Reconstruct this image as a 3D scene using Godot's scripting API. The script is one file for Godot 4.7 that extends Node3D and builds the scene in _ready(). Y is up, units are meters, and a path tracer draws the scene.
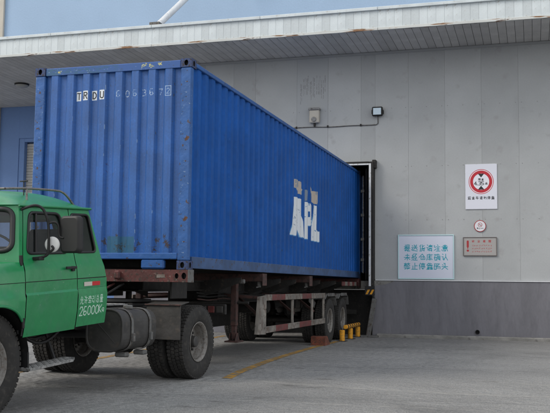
extends Node3D
# A blue shipping container on a skeletal semi-trailer, backed into a grey warehouse dock by a green tractor.

var M := {}
var rng := RandomNumberGenerator.new()

# ------------------------------------------------------------------ shapes
func mb() -> SurfaceTool:
	var st := SurfaceTool.new()
	st.begin(Mesh.PRIMITIVE_TRIANGLES)
	st.set_smooth_group(-1)
	return st

func quad(st: SurfaceTool, a: Vector3, b: Vector3, c: Vector3, d: Vector3) -> void:
	for v in [a, b, c, a, c, d]:
		st.add_vertex(v)

func quad_uv(st: SurfaceTool, p: Array, uv: Array) -> void:
	for k in [0, 1, 2, 0, 2, 3]:
		st.set_uv(uv[k])
		st.add_vertex(p[k])

func box(st: SurfaceTool, c: Vector3, s: Vector3, b := Basis.IDENTITY, ch := -1.0) -> void:
	# a box with chamfered edges
	if ch < 0.0:
		ch = min(0.008, min(s.x, min(s.y, s.z)) * 0.2)
	var h := s * 0.5
	var i := h - Vector3(ch, ch, ch)
	var P := func(x: float, y: float, z: float) -> Vector3: return c + b * Vector3(x, y, z)
	for g in [-1.0, 1.0]:
		var f := [P.call(g * h.x, -i.y, -i.z), P.call(g * h.x, i.y, -i.z), P.call(g * h.x, i.y, i.z), P.call(g * h.x, -i.y, i.z)]
		if g > 0: f.reverse()
		quad(st, f[0], f[1], f[2], f[3])
		f = [P.call(-i.x, g * h.y, -i.z), P.call(-i.x, g * h.y, i.z), P.call(i.x, g * h.y, i.z), P.call(i.x, g * h.y, -i.z)]
		if g > 0: f.reverse()
		quad(st, f[0], f[1], f[2], f[3])
		f = [P.call(-i.x, -i.y, g * h.z), P.call(i.x, -i.y, g * h.z), P.call(i.x, i.y, g * h.z), P.call(-i.x, i.y, g * h.z)]
		if g > 0: f.reverse()
		quad(st, f[0], f[1], f[2], f[3])
	for g in [-1.0, 1.0]:
		for k in [-1.0, 1.0]:
			var q := [P.call(g * h.x, k * i.y, -i.z), P.call(g * i.x, k * h.y, -i.z), P.call(g * i.x, k * h.y, i.z), P.call(g * h.x, k * i.y, i.z)]
			if g * k > 0: q.reverse()
			quad(st, q[0], q[1], q[2], q[3])
			q = [P.call(g * h.x, -i.y, k * i.z), P.call(g * h.x, i.y, k * i.z), P.call(g * i.x, i.y, k * h.z), P.call(g * i.x, -i.y, k * h.z)]
			if g * k > 0: q.reverse()
			quad(st, q[0], q[1], q[2], q[3])
			q = [P.call(-i.x, g * h.y, k * i.z), P.call(-i.x, g * i.y, k * h.z), P.call(i.x, g * i.y, k * h.z), P.call(i.x, g * h.y, k * i.z)]
			if g * k < 0: q.reverse()
			quad(st, q[0], q[1], q[2], q[3])
			for m in [-1.0, 1.0]:
				var t := [P.call(g * h.x, k * i.y, m * i.z), P.call(g * i.x, k * h.y, m * i.z), P.call(g * i.x, k * i.y, m * h.z)]
				if g * k * m > 0: t.reverse()
				for v in t: st.add_vertex(v)

func bx(st: SurfaceTool, x0: float, x1: float, y0: float, y1: float, z0: float, z1: float, ch := -1.0) -> void:
	box(st, Vector3(x0 + x1, y0 + y1, z0 + z1) * 0.5, Vector3(abs(x1 - x0), abs(y1 - y0), abs(z1 - z0)), Basis.IDENTITY, ch)

func bar(st: SurfaceTool, a: Vector3, b: Vector3, w: float, h: float) -> void:
	# rectangular bar between two points, w sideways, h along up
	var d := (b - a).normalized()
	var up := Vector3.UP if abs(d.y) < 0.95 else Vector3.RIGHT
	var s := d.cross(up).normalized()
	var u := s.cross(d).normalized()
	box(st, (a + b) * 0.5, Vector3(w, h, a.distance_to(b)), Basis(s, u, -d))

func flow(p: Array, n := 5) -> Array:
	# a smooth line through the points
	var out := []
	for k in p.size() - 1:
		var a: Vector3 = p[maxi(k - 1, 0)]
		var d: Vector3 = p[mini(k + 2, p.size() - 1)]
		for j in n: out.append((p[k] as Vector3).cubic_interpolate(p[k + 1], a, d, float(j) / n))
	out.append(p[-1])
	return out

func tube(st: SurfaceTool, pts: Array, r: float, seg := 10, closed := false) -> void:
	st.set_smooth_group(1)
	var n := pts.size()
	var rings := []
	var ref := Vector3.UP
	for k in n:
		var a: Vector3 = pts[(k - 1 + n) % n] if (closed or k > 0) else pts[k]
		var b: Vector3 = pts[(k + 1) % n] if (closed or k < n - 1) else pts[k]
		var d := (b - a).normalized()
		if abs(d.dot(ref)) > 0.98: ref = Vector3.RIGHT if abs(d.x) < 0.9 else Vector3.FORWARD
		var s := d.cross(ref).normalized()
		var u := s.cross(d).normalized()
		ref = u
		var ring := []
		for j in seg:
			var t := TAU * j / seg
			ring.append(pts[k] + (s * cos(t) + u * sin(t)) * r)
		rings.append(ring)
	for k in (n if closed else n - 1):
		var A: Array = rings[k]
		var B: Array = rings[(k + 1) % n]
		for j in seg:
			var j2 := (j + 1) % seg
			quad(st, A[j], A[j2], B[j2], B[j])
	st.set_smooth_group(-1)
	if not closed:
		for e in [0, n - 1]:
			for j in seg:
				var q := [pts[e], rings[e][j], rings[e][(j + 1) % seg]]
				if e == 0: q.reverse()
				for v in q: st.add_vertex(v)

func lathe(st: SurfaceTool, prof: Array, c: Vector3, ax: Basis, seg := 32, smooth := true) -> void:
	# prof: Vector2(axial, radius); axis is ax.x
	for k in prof.size() - 1:
		st.set_smooth_group(1 if smooth else k + 2)
		var p: Vector2 = prof[k]
		var q: Vector2 = prof[k + 1]
		for j in seg:
			var t0 := TAU * j / seg
			var t1 := TAU * (j + 1) / seg
			if j == seg - 1: t1 = 0.0
			var a := c + ax * Vector3(p.x, p.y * cos(t0), p.y * sin(t0))
			var b := c + ax * Vector3(p.x, p.y * cos(t1), p.y * sin(t1))
			var e := c + ax * Vector3(q.x, q.y * cos(t1), q.y * sin(t1))
			var f := c + ax * Vector3(q.x, q.y * cos(t0), q.y * sin(t0))
			if p.y > 0.0001:
				for v in [a, b, e]: st.add_vertex(v)
			if q.y > 0.0001:
				for v in [a, e, f]: st.add_vertex(v)
	st.set_smooth_group(-1)

func cyl(st: SurfaceTool, a: Vector3, b: Vector3, r: float, seg := 16) -> void:
	var d := (b - a).normalized()
	var up := Vector3.UP if abs(d.y) < 0.9 else Vector3.RIGHT
	var s := d.cross(up).normalized()
	var l := a.distance_to(b)
	var e: float = min(r * 0.15, l * 0.2)
	lathe(st, [Vector2(l, 0), Vector2(l, r - e), Vector2(l - e, r), Vector2(e, r), Vector2(0, r - e), Vector2(0, 0)], a, Basis(d, s, d.cross(s)), seg, false)

func pillow(st: SurfaceTool, w: float, h: float, d: float, r: float, e: float, xf: Transform3D) -> void:
	# a rounded slab: rounded outline in xy, softened rims
	var rows := []
	for l in [[-d * 0.5, e], [-d * 0.5 + e * 0.3, e * 0.3], [-d * 0.5 + e, 0.0], [d * 0.5 - e, 0.0], [d * 0.5 - e * 0.3, e * 0.3], [d * 0.5, e]]:
		var x: float = w * 0.5 - l[1]
		var y: float = h * 0.5 - l[1]
		var ring := []
		for v in rounded([Vector2(-x, -y), Vector2(x, -y), Vector2(x, y), Vector2(-x, y)], r, 6): ring.append(xf * Vector3(v.x, v.y, l[0]))
		rows.append(ring)
	st.set_smooth_group(1)
	for k in rows.size() - 1:
		for j in rows[k].size():
			var j2: int = (j + 1) % rows[k].size()
			quad(st, rows[k][j], rows[k + 1][j], rows[k + 1][j2], rows[k][j2])
	st.set_smooth_group(-1)
	for k in [0, rows.size() - 1]:
		for j in rows[k].size():
			for v in [xf * Vector3(0, 0, (-0.5 if k == 0 else 0.5) * d), rows[k][j], rows[k][(j + 1) % rows[k].size()]]: st.add_vertex(v)
	st.set_smooth_group(-1)

func prism(st: SurfaceTool, poly: PackedVector2Array, d0: float, d1: float, xf: Transform3D) -> void:
	# polygon in the local xy plane, from z=d0 to z=d1
	var tri := Geometry2D.triangulate_polygon(poly)
	for k in range(0, tri.size(), 3):
		for m in [0, 1, 2]:
			var v: Vector2 = poly[tri[k + m]]
			st.add_vertex(xf * Vector3(v.x, v.y, d0))
		for m in [2, 1, 0]:
			var v: Vector2 = poly[tri[k + m]]
			st.add_vertex(xf * Vector3(v.x, v.y, d1))
	for k in poly.size():
		var a := poly[k]
		var b := poly[(k + 1) % poly.size()]
		quad(st, xf * Vector3(a.x, a.y, d0), xf * Vector3(a.x, a.y, d1), xf * Vector3(b.x, b.y, d1), xf * Vector3(b.x, b.y, d0))

# ------------------------------------------------------------------ objects
func obj(called: String, st: SurfaceTool, m: Material, parent: Node = self) -> MeshInstance3D:
	st.generate_normals()
	var o := MeshInstance3D.new()
	o.mesh = st.commit()
	o.mesh.surface_set_material(0, m)
	o.name = called
	o.cast_shadow = GeometryInstance3D.SHADOW_CASTING_SETTING_ON
	parent.add_child(o, true)
	return o

func obj2(called: String, sts: Array, parent: Node = self) -> MeshInstance3D:
	var am := ArrayMesh.new()
	for k in sts.size():
		sts[k][0].generate_normals()
		sts[k][0].commit(am)
		am.surface_set_material(am.get_surface_count() - 1, sts[k][1])
	var o := MeshInstance3D.new()
	o.mesh = am
	o.name = called
	parent.add_child(o, true)
	return o

func piece(called: String, mesh: Mesh, at: Vector3, parent: Node, m: Material = null) -> MeshInstance3D:
	var o := MeshInstance3D.new()
	o.mesh = mesh
	if m: o.material_override = m
	o.name = called
	o.position = at
	parent.add_child(o, true)
	return o

func meshof(st: SurfaceTool, m: Material) -> ArrayMesh:
	st.generate_normals()
	var a: ArrayMesh = st.commit()
	a.surface_set_material(0, m)
	return a

func thing(called: String, label: String, category: String, at := Vector3.ZERO, group := "") -> Node3D:
	var o := Node3D.new()
	o.name = called
	add_child(o, true)
	o.position = at
	o.set_meta("label", label)
	o.set_meta("category", category)
	if group != "": o.set_meta("group", group)
	return o

func struct(o: Node) -> Node:
	o.set_meta("kind", "structure")
	return o

# ------------------------------------------------------------------ textures
func noise_bytes(seed_: int, freq: float, octaves: int, size: int) -> PackedByteArray:
	var n := FastNoiseLite.new()
	n.seed = seed_
	n.noise_type = FastNoiseLite.TYPE_SIMPLEX_SMOOTH
	n.frequency = freq
	n.fractal_type = FastNoiseLite.FRACTAL_FBM
	n.fractal_octaves = octaves
	var im := n.get_seamless_image(size, size)
	im.convert(Image.FORMAT_L8)
	return im.get_data()

func tex_from(w: int, h: int, d: PackedByteArray) -> ImageTexture:
	var im := Image.create_from_data(w, h, false, Image.FORMAT_RGB8, d)
	im.generate_mipmaps()
	return ImageTexture.create_from_image(im)

func worn(seed_: int, base: Color, vary: float, grain: float, spots: Array, size := 256) -> ImageTexture:
	# base colour with broad tone patches, fine grain and spots of other matter [Color, threshold 0..1, frequency, soft]
	var a := noise_bytes(seed_, 2.2 / size, 4, size)
	var b := noise_bytes(seed_ + 7, 0.23, 2, size)
	var s := []
	for k in spots.size(): s.append(noise_bytes(seed_ + 31 + k * 5, spots[k][2] / size, 5, size))
	var d := PackedByteArray()
	d.resize(size * size * 3)
	for i in size * size:
		var f := 1.0 + (a[i] / 255.0 - 0.5) * vary + (b[i] / 255.0 - 0.5) * grain
		var r := base.r * f
		var g := base.g * f
		var bl := base.b * f
		for k in s.size():
			var t: float = clamp((s[k][i] / 255.0 - spots[k][1]) / spots[k][3], 0.0, 1.0)
			if t > 0.0:
				var c: Color = spots[k][0]
				r += (c.r - r) * t; g += (c.g - g) * t; bl += (c.b - bl) * t
		d[i * 3] = clampi(int(r * 255), 0, 255)
		d[i * 3 + 1] = clampi(int(g * 255), 0, 255)
		d[i * 3 + 2] = clampi(int(bl * 255), 0, 255)
	return tex_from(size, size, d)

func bump(seed_: int, freq: float, octaves: int, size: int, strength: float) -> ImageTexture:
	var im := Image.create_from_data(size, size, false, Image.FORMAT_L8, noise_bytes(seed_, freq, octaves, size))
	im.convert(Image.FORMAT_RGBA8)
	im.bump_map_to_normal_map(strength)
	im.generate_mipmaps()
	return ImageTexture.create_from_image(im)

func mat(tex: Texture2D, rough: float, tile := 1.0, metal := 0.0, nm: Texture2D = null, nscale := 1.0) -> StandardMaterial3D:
	var m := StandardMaterial3D.new()
	m.albedo_texture = tex
	m.roughness = rough
	m.metallic = metal
	m.cull_mode = BaseMaterial3D.CULL_DISABLED
	m.uv1_triplanar = true
	m.uv1_scale = Vector3.ONE / tile
	if nm:
		m.normal_enabled = true
		m.normal_texture = nm
		m.normal_scale = nscale
	return m

func flat(c: Color, rough := 0.7, metal := 0.0) -> StandardMaterial3D:
	var m := StandardMaterial3D.new()
	m.albedo_color = c
	m.roughness = rough
	m.metallic = metal
	m.cull_mode = BaseMaterial3D.CULL_DISABLED
	return m

class Canvas:
	var w: int
	var h: int
	var d: PackedByteArray
	func _init(w_: int, h_: int, c: Color) -> void:
		w = w_
		h = h_
		d = PackedByteArray()
		d.resize(w * h * 3)
		for i in w * h:
			d[i * 3] = int(c.r * 255); d[i * 3 + 1] = int(c.g * 255); d[i * 3 + 2] = int(c.b * 255)
	func put(x: int, y: int, c: Color, a: float) -> void:
		if x < 0 or y < 0 or x >= w or y >= h or a <= 0.0: return
		var i := (y * w + x) * 3
		d[i] = int(lerp(float(d[i]), c.r * 255, a))
		d[i + 1] = int(lerp(float(d[i + 1]), c.g * 255, a))
		d[i + 2] = int(lerp(float(d[i + 2]), c.b * 255, a))
	func line(a: Vector2, b: Vector2, wd: float, c: Color, al := 1.0, soft := 1.0) -> void:
		var r := wd * 0.5
		var lo := Vector2(min(a.x, b.x), min(a.y, b.y)) - Vector2(r + soft, r + soft)
		var hi := Vector2(max(a.x, b.x), max(a.y, b.y)) + Vector2(r + soft, r + soft)
		for y in range(maxi(0, int(lo.y)), mini(h, int(hi.y) + 2)):
			for x in range(maxi(0, int(lo.x)), mini(w, int(hi.x) + 2)):
				var p := Vector2(x, y)
				var q := Geometry2D.get_closest_point_to_segment(p, a, b)
				put(x, y, c, clampf((r - p.distance_to(q)) / soft + 0.5, 0, 1) * al)
	func disc(o: Vector2, r0: float, r1: float, c: Color) -> void:
		for y in range(int(o.y - r1) - 2, int(o.y + r1) + 3):
			for x in range(int(o.x - r1) - 2, int(o.x + r1) + 3):
				var q := Vector2(x, y).distance_to(o)
				put(x, y, c, clampf(r1 - q + 0.5, 0, 1) * clampf(q - r0 + 0.5, 0, 1))
	func poly(p: PackedVector2Array, c: Color, al := 1.0) -> void:
		var lo := p[0]
		var hi := p[0]
		for v in p:
			lo = Vector2(min(lo.x, v.x), min(lo.y, v.y))
			hi = Vector2(max(hi.x, v.x), max(hi.y, v.y))
		for y in range(int(lo.y), int(hi.y) + 1):
			for x in range(int(lo.x), int(hi.x) + 1):
				if Geometry2D.is_point_in_polygon(Vector2(x + 0.5, y + 0.5), p): put(x, y, c, al)
	func glyph(strokes: Array, x: float, y: float, gw: float, gh: float, wd: float, c: Color, al := 1.0) -> void:
		for s in strokes:
			var prev := Vector2.INF
			for k in range(0, s.length() - 1, 2):
				var q := Vector2(x + (int(s[k]) + 0.5) / 10.0 * gw, y + (int(s[k + 1]) + 0.5) / 10.0 * gh)
				if prev != Vector2.INF: line(prev, q, wd, c, al)
				prev = q
	func tex() -> ImageTexture:
		var im := Image.create_from_data(w, h, false, Image.FORMAT_RGB8, d)
		im.generate_mipmaps()
		return ImageTexture.create_from_image(im)

# strokes of the lettering on the signs, each a line of x y digits on a ten by ten grid, y down
var G := {
	"提": ["0333", "202918", "0634", "4080844440", "4282", "3595", "6569", "6787", "4638", "475999"],
	"送": ["1122", "042417", "071899", "4051", "8071", "4282", "3494", "626437", "6497"],
	"货": ["3012", "2225", "50559594", "8153", "28268688", "574919", "6889"],
	"请": ["1021", "0424", "2428", "2837", "4191", "4282", "3393", "6063", "4549", "45858979", "4686", "4888"],
	"注": ["0112", "0324", "0836", "5061", "3393", "4686", "3999", "6369"],
	"意": ["5051", "2181", "3142", "6252", "0393", "2484862624", "2585", "0719", "37396968", "5758", "8799"],
	"未": ["2282", "0595", "5059", "5518", "5598"],
	"经": ["30133306", "0636", "0938", "408035", "6386", "4686", "6669", "3999"],
	"仓": ["5005", "5095", "347467", "34389896"],
	"库": ["4051", "1191", "111609", "3383", "5236", "3686", "2898", "5459"],
	"确": ["0141", "2106", "1545491915", "6042", "5181", "534839", "53939988", "5595", "5797", "7378"],
	"认": ["1021", "0424", "2428", "2837", "606439", "6499"],
	"禁": ["0141", "2005", "2204", "2244", "5191", "7005", "7254", "7294", "2585", "0797", "5759", "3819", "6888"],
	"止": ["5059", "2429", "0999", "5494"],
	"停": ["2004", "1319", "6061", "3191", "4282844442", "36359596", "4787", "676958"],
	"靠": ["3012", "2181", "5053", "0393", "2484862624", "4649", "6669", "1747", "1848", "0949", "6797", "6898", "6999"],
	"码": ["0131", "1106", "0434390904", "418154", "41459598", "3777"],
	"头": ["3041", "1223", "0595", "505509", "5699"],
	"允": ["4014", "1484", "6185", "353709", "65699998"],
	"许": ["1021", "0424", "2428", "2837", "5032", "4292", "3595", "6269"],
	"牵": ["1191", "500413", "5194", "04039394", "3526", "2686", "0898", "5459"],
	"引": ["01414404", "0407474938", "8089"],
	"总": ["2031", "7061", "2272752522", "0618", "37397968", "5657", "8698"],
	"量": ["2070732320", "2171", "0494", "2575782825", "2676", "5559", "0999"],
	"限": ["0009", "0030223415", "40808444", "4282", "404968", "8566", "6499"],
	"高": ["5051", "0292", "3363653533", "19168689", "3767693937"],
	"米": ["2133", "8163", "0595", "5059", "5508", "5598"],
	"超": ["0141", "2004", "0444", "2428", "2646", "1609", "085999", "508083", "6044", "5585875755"],
	"车": ["1181", "4014", "1484", "0696", "5359"],
	"勿": ["2015", "1292", "9298", "9878", "5216", "7228"],
	"安": ["5051", "03029293", "431689", "732919", "0595"],
	"全": ["5004", "5094", "2585", "2777", "0999", "5559"],
	"醒": ["0040", "0242490902", "0646", "1014", "3034", "6090946460", "6292", "6557", "5797", "5999", "7579"],
	"0": ["2070888 9".replace(" ", ""), "20", "2088", "2029", "207079", "2979"],
	"T": ["0090", "5059"], "R": ["0900606464", "0464", "4499"], "D": ["0009", "0060929769", "0969"], "U": ["00079", "0007296977090", "9097"],
	"2": ["0220708296", "0999", "9609"], "6": ["8130061929", "0619697754", "2474"], "K": ["0009", "9005", "2699"], "g": ["8353152858", "8389"],
	"4": ["6006", "0696", "6069"], "3": ["00908 4".replace(" ", ""), "448498", "9869", "6909"], "5": ["9010", "1004", "047496", "9879", "7909"], ".": ["4849"],
	"7": ["0090", "9039"], "O": ["3060929769", "3902", "0207", "0739", "3969", "3003"],
}

func word(c: Canvas, text: String, x: float, y: float, gw: float, gh: float, pitch: float, wd: float, col: Color, al := 1.0) -> void:
	var k := 0
	for ch in text:
		if G.has(ch): c.glyph(G[ch], x + k * pitch, y, gw, gh, wd, col, al)
		k += 1

# ------------------------------------------------------------------ materials
func make_materials() -> void:
	G["0"] = ["3060", "609297", "9769", "6939", "3907", "0702", "0230"]
	G["6"] = ["7020", "2003", "0308", "0839", "3969", "6997", "9775", "7525", "2507"]
	G["2"] = ["0220", "2070", "7093", "9309", "0999"]
	G["U"] = ["0007", "0729", "2979", "7997", "9790"]
	G["R"] = ["0900", "0070", "7092", "9274", "7404", "4499"]
	G["D"] = ["0900", "0050", "5093", "9396", "9659", "5909"]
	G["g"] = ["8424", "2406", "0627", "2787", "8489", "8928"]
	G["3"] = ["0080", "8092", "9274", "7434", "7496", "9688", "8809"]
	G["5"] = ["9010", "1004", "0474", "7496", "9688", "8809"]
	M.nm_fine = bump(3, 0.25, 2, 256, 2.0)
	M.nm_soft = bump(4, 0.03, 4, 256, 3.0)
	M.nm_ground = bump(5, 0.2, 3, 512, 4.0)
	var rust := Color(0.30, 0.17, 0.10)
	M.blue = mat(worn(11, Color(0.13, 0.32, 0.56), 0.16, 0.08, [[Color(0.27, 0.18, 0.13), 0.80, 14.0, 0.06], [Color(0.50, 0.55, 0.66), 0.84, 30.0, 0.05]], 512), 0.5, 1.6, 0.0, M.nm_soft, 0.25)
	M.blue_post = mat(worn(10, Color(0.14, 0.325, 0.56), 0.2, 0.1, [[Color(0.56, 0.60, 0.66), 0.82, 18.0, 0.06], [Color(0.30, 0.17, 0.11), 0.77, 8.0, 0.06], [Color(0.14, 0.09, 0.08), 0.82, 13.0, 0.05]], 512), 0.6, 1.1, 0.0, M.nm_soft, 0.4)
	M.blue_rail = mat(worn(12, Color(0.20, 0.30, 0.45), 0.3, 0.1, [[Color(0.25, 0.19, 0.16), 0.74, 10.0, 0.1]]), 0.6, 1.3)
	M.cast = mat(worn(13, Color(0.17, 0.24, 0.40), 0.3, 0.15, [[Color(0.15, 0.12, 0.11), 0.55, 9.0, 0.2]]), 0.7, 0.4)
	M.dark = mat(worn(14, Color(0.115, 0.11, 0.105), 0.4, 0.2, [[Color(0.24, 0.21, 0.18), 0.66, 8.0, 0.25]]), 0.75, 0.7, 0.0, M.nm_soft, 0.4)
	M.black = mat(worn(15, Color(0.07, 0.07, 0.072), 0.3, 0.2, [[Color(0.16, 0.15, 0.14), 0.7, 8.0, 0.2]]), 0.6, 0.5)
	M.red = mat(worn(16, Color(0.31, 0.155, 0.145), 0.4, 0.15, [[Color(0.20, 0.15, 0.13), 0.55, 9.0, 0.2], [Color(0.45, 0.40, 0.37), 0.78, 16.0, 0.08]]), 0.7, 0.8, 0.0, M.nm_soft, 0.4)
	M.brown = mat(worn(17, Color(0.26, 0.17, 0.155), 0.4, 0.15, [[Color(0.15, 0.12, 0.11), 0.55, 9.0, 0.2]]), 0.75, 0.8)
	M.band_red = mat(worn(18, Color(0.37, 0.17, 0.165), 0.4, 0.15, [[Color(0.36, 0.30, 0.28), 0.56, 6.0, 0.3]]), 0.6, 0.6)
	M.band_white = mat(worn(19, Color(0.47, 0.45, 0.425), 0.5, 0.12, [[Color(0.33, 0.27, 0.235), 0.45, 4.0, 0.5], [Color(0.24, 0.19, 0.16), 0.68, 11.0, 0.12]], 512), 0.65, 1.1)
	M.tyre = mat(worn(20, Color(0.15, 0.145, 0.14), 0.35, 0.25, [[Color(0.27, 0.255, 0.235), 0.55, 6.0, 0.5]]), 0.88, 0.5, 0.0, M.nm_fine, 0.4)
	M.rim = mat(worn(21, Color(0.43, 0.42, 0.405), 0.4, 0.15, [[Color(0.28, 0.23, 0.19), 0.60, 10.0, 0.2]]), 0.6, 0.4)
	M.green = mat(worn(22, Color(0.085, 0.495, 0.285), 0.12, 0.05, [[Color(0.25, 0.45, 0.34), 0.58, 5.0, 0.7], [Color(0.17, 0.22, 0.16), 0.88, 22.0, 0.04], [Color(0.50, 0.56, 0.50), 0.86, 34.0, 0.05]], 512), 0.36, 1.7, 0.0, M.nm_soft, 0.22)
	M.green.clearcoat_enabled = true
	M.green.clearcoat = 0.35
	M.green.clearcoat_roughness = 0.2
	M.rubber = flat(Color(0.09, 0.09, 0.095), 0.55)
	M.cab_dark = flat(Color(0.13, 0.13, 0.135), 0.9)  # dark inside colour; on the cab's inner skin it stands for shade
	M.seat = mat(worn(23, Color(0.12, 0.12, 0.13), 0.2, 0.2, []), 0.9, 0.5)
	M.chrome = mat(worn(24, Color(0.50, 0.49, 0.48), 0.25, 0.1, [[rust, 0.68, 14.0, 0.1]]), 0.35, 0.4, 0.7)
	M.alu = mat(worn(25, Color(0.56, 0.56, 0.555), 0.3, 0.15, [[Color(0.34, 0.33, 0.32), 0.58, 8.0, 0.4]]), 0.45, 0.5, 0.5)
	M.tank = mat(worn(26, Color(0.215, 0.21, 0.205), 0.4, 0.15, [[Color(0.27, 0.25, 0.23), 0.64, 6.0, 0.3]]), 0.6, 0.9, 0.0, M.nm_soft, 0.3)
	M.deck = mat(worn(27, Color(0.50, 0.50, 0.50), 0.4, 0.15, [[Color(0.25, 0.23, 0.21), 0.62, 8.0, 0.2]]), 0.6, 0.6)
	M.panels = []
	for k in 4:
		var f: float = [1.0, 0.98, 1.02, 0.99][k]
		M.panels.append(mat(worn(40 + k, Color(0.64 * f, 0.65 * f, 0.655 * f), 0.05, 0.035, [[Color(0.57, 0.57, 0.57), 0.74, 5.0, 0.4]], 256), 0.62, 2.6, 0.0, M.nm_soft, 0.08))
	M.joint = flat(Color(0.60, 0.61, 0.615), 0.8)
	M.rivet = flat(Color(0.46, 0.46, 0.46), 0.6)
	M.white_trim = mat(worn(46, Color(0.80, 0.81, 0.82), 0.12, 0.06, [[Color(0.55, 0.53, 0.50), 0.74, 10.0, 0.15]]), 0.5, 1.0)
	M.fascia = []
	for k in 3:
		var f: float = [1.0, 0.985, 1.01][k]
		M.fascia.append(mat(worn(50 + k, Color(0.76 * f, 0.79 * f, 0.80 * f), 0.08, 0.04, [[Color(0.62, 0.60, 0.57), 0.76, 8.0, 0.3]], 128), 0.6, 1.3))
	M.rust_trim = mat(worn(54, Color(0.74, 0.75, 0.74), 0.15, 0.08, [[Color(0.50, 0.37, 0.26), 0.71, 6.0, 0.08], [Color(0.27, 0.18, 0.13), 0.78, 9.0, 0.05]], 512), 0.7, 6.0)
	M.rust_trim.uv1_scale = Vector3(0.16, 1.4, 1.4)
	M.soffit = []
	for k in 3:
		var f: float = [1.0, 0.96, 1.03][k]
		M.soffit.append(mat(worn(56 + k, Color(0.74 * f, 0.735 * f, 0.725 * f), 0.10, 0.06, [], 128), 0.7, 1.5))
	M.blue_wall = mat(worn(60, Color(0.59, 0.685, 0.79), 0.035, 0.05, [], 512), 0.8, 5.0, 0.0, M.nm_fine, 0.06)
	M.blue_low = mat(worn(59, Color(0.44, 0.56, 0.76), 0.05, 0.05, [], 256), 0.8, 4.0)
	M.pale = mat(worn(61, Color(0.72, 0.70, 0.66), 0.08, 0.05, []), 0.8, 2.0)
	M.shutter = mat(worn(62, Color(0.68, 0.68, 0.67), 0.15, 0.06, []), 0.6, 1.0)
	M.plinth = mat(worn(63, Color(0.43, 0.428, 0.45), 0.10, 0.07, [[Color(0.46, 0.455, 0.475), 0.58, 7.0, 0.8], [Color(0.37, 0.367, 0.385), 0.60, 9.0, 0.8]], 512), 0.85, 3.6, 0.0, M.nm_soft, 0.3)
	M.plinth.uv1_scale = Vector3(0.7, 0.14, 0.7)
	M.concrete = mat(worn(64, Color(0.50, 0.495, 0.48), 0.25, 0.12, [[Color(0.36, 0.35, 0.34), 0.60, 8.0, 0.3]], 256), 0.9, 1.6, 0.0, M.nm_fine, 0.4)
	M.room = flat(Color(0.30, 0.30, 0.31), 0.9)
	M.yellow = mat(worn(65, Color(0.80, 0.56, 0.12), 0.3, 0.12, [[Color(0.42, 0.36, 0.26), 0.66, 9.0, 0.15]]), 0.7, 0.5)
	M.stripe_black = mat(worn(66, Color(0.10, 0.10, 0.10), 0.3, 0.2, []), 0.7, 0.5)
	M.chock = mat(worn(67, Color(0.42, 0.23, 0.17), 0.5, 0.2, [[Color(0.25, 0.2, 0.17), 0.6, 8.0, 0.2]]), 0.85, 0.4, 0.0, M.nm_fine, 0.6)
	M.steel = mat(worn(68, Color(0.36, 0.36, 0.355), 0.4, 0.15, [[Color(0.25, 0.21, 0.18), 0.6, 7.0, 0.25]]), 0.65, 0.8)
	var g := StandardMaterial3D.new()
	g.albedo_color = Color(0.14, 0.17, 0.17, 0.32)
	g.transparency = BaseMaterial3D.TRANSPARENCY_ALPHA
	g.roughness = 0.04
	g.cull_mode = BaseMaterial3D.CULL_DISABLED
	M.glass = g
	var g2: StandardMaterial3D = g.duplicate()
	g2.albedo_color = Color(0.05, 0.065, 0.06, 0.78)
	M.glass_dark = g2

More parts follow.
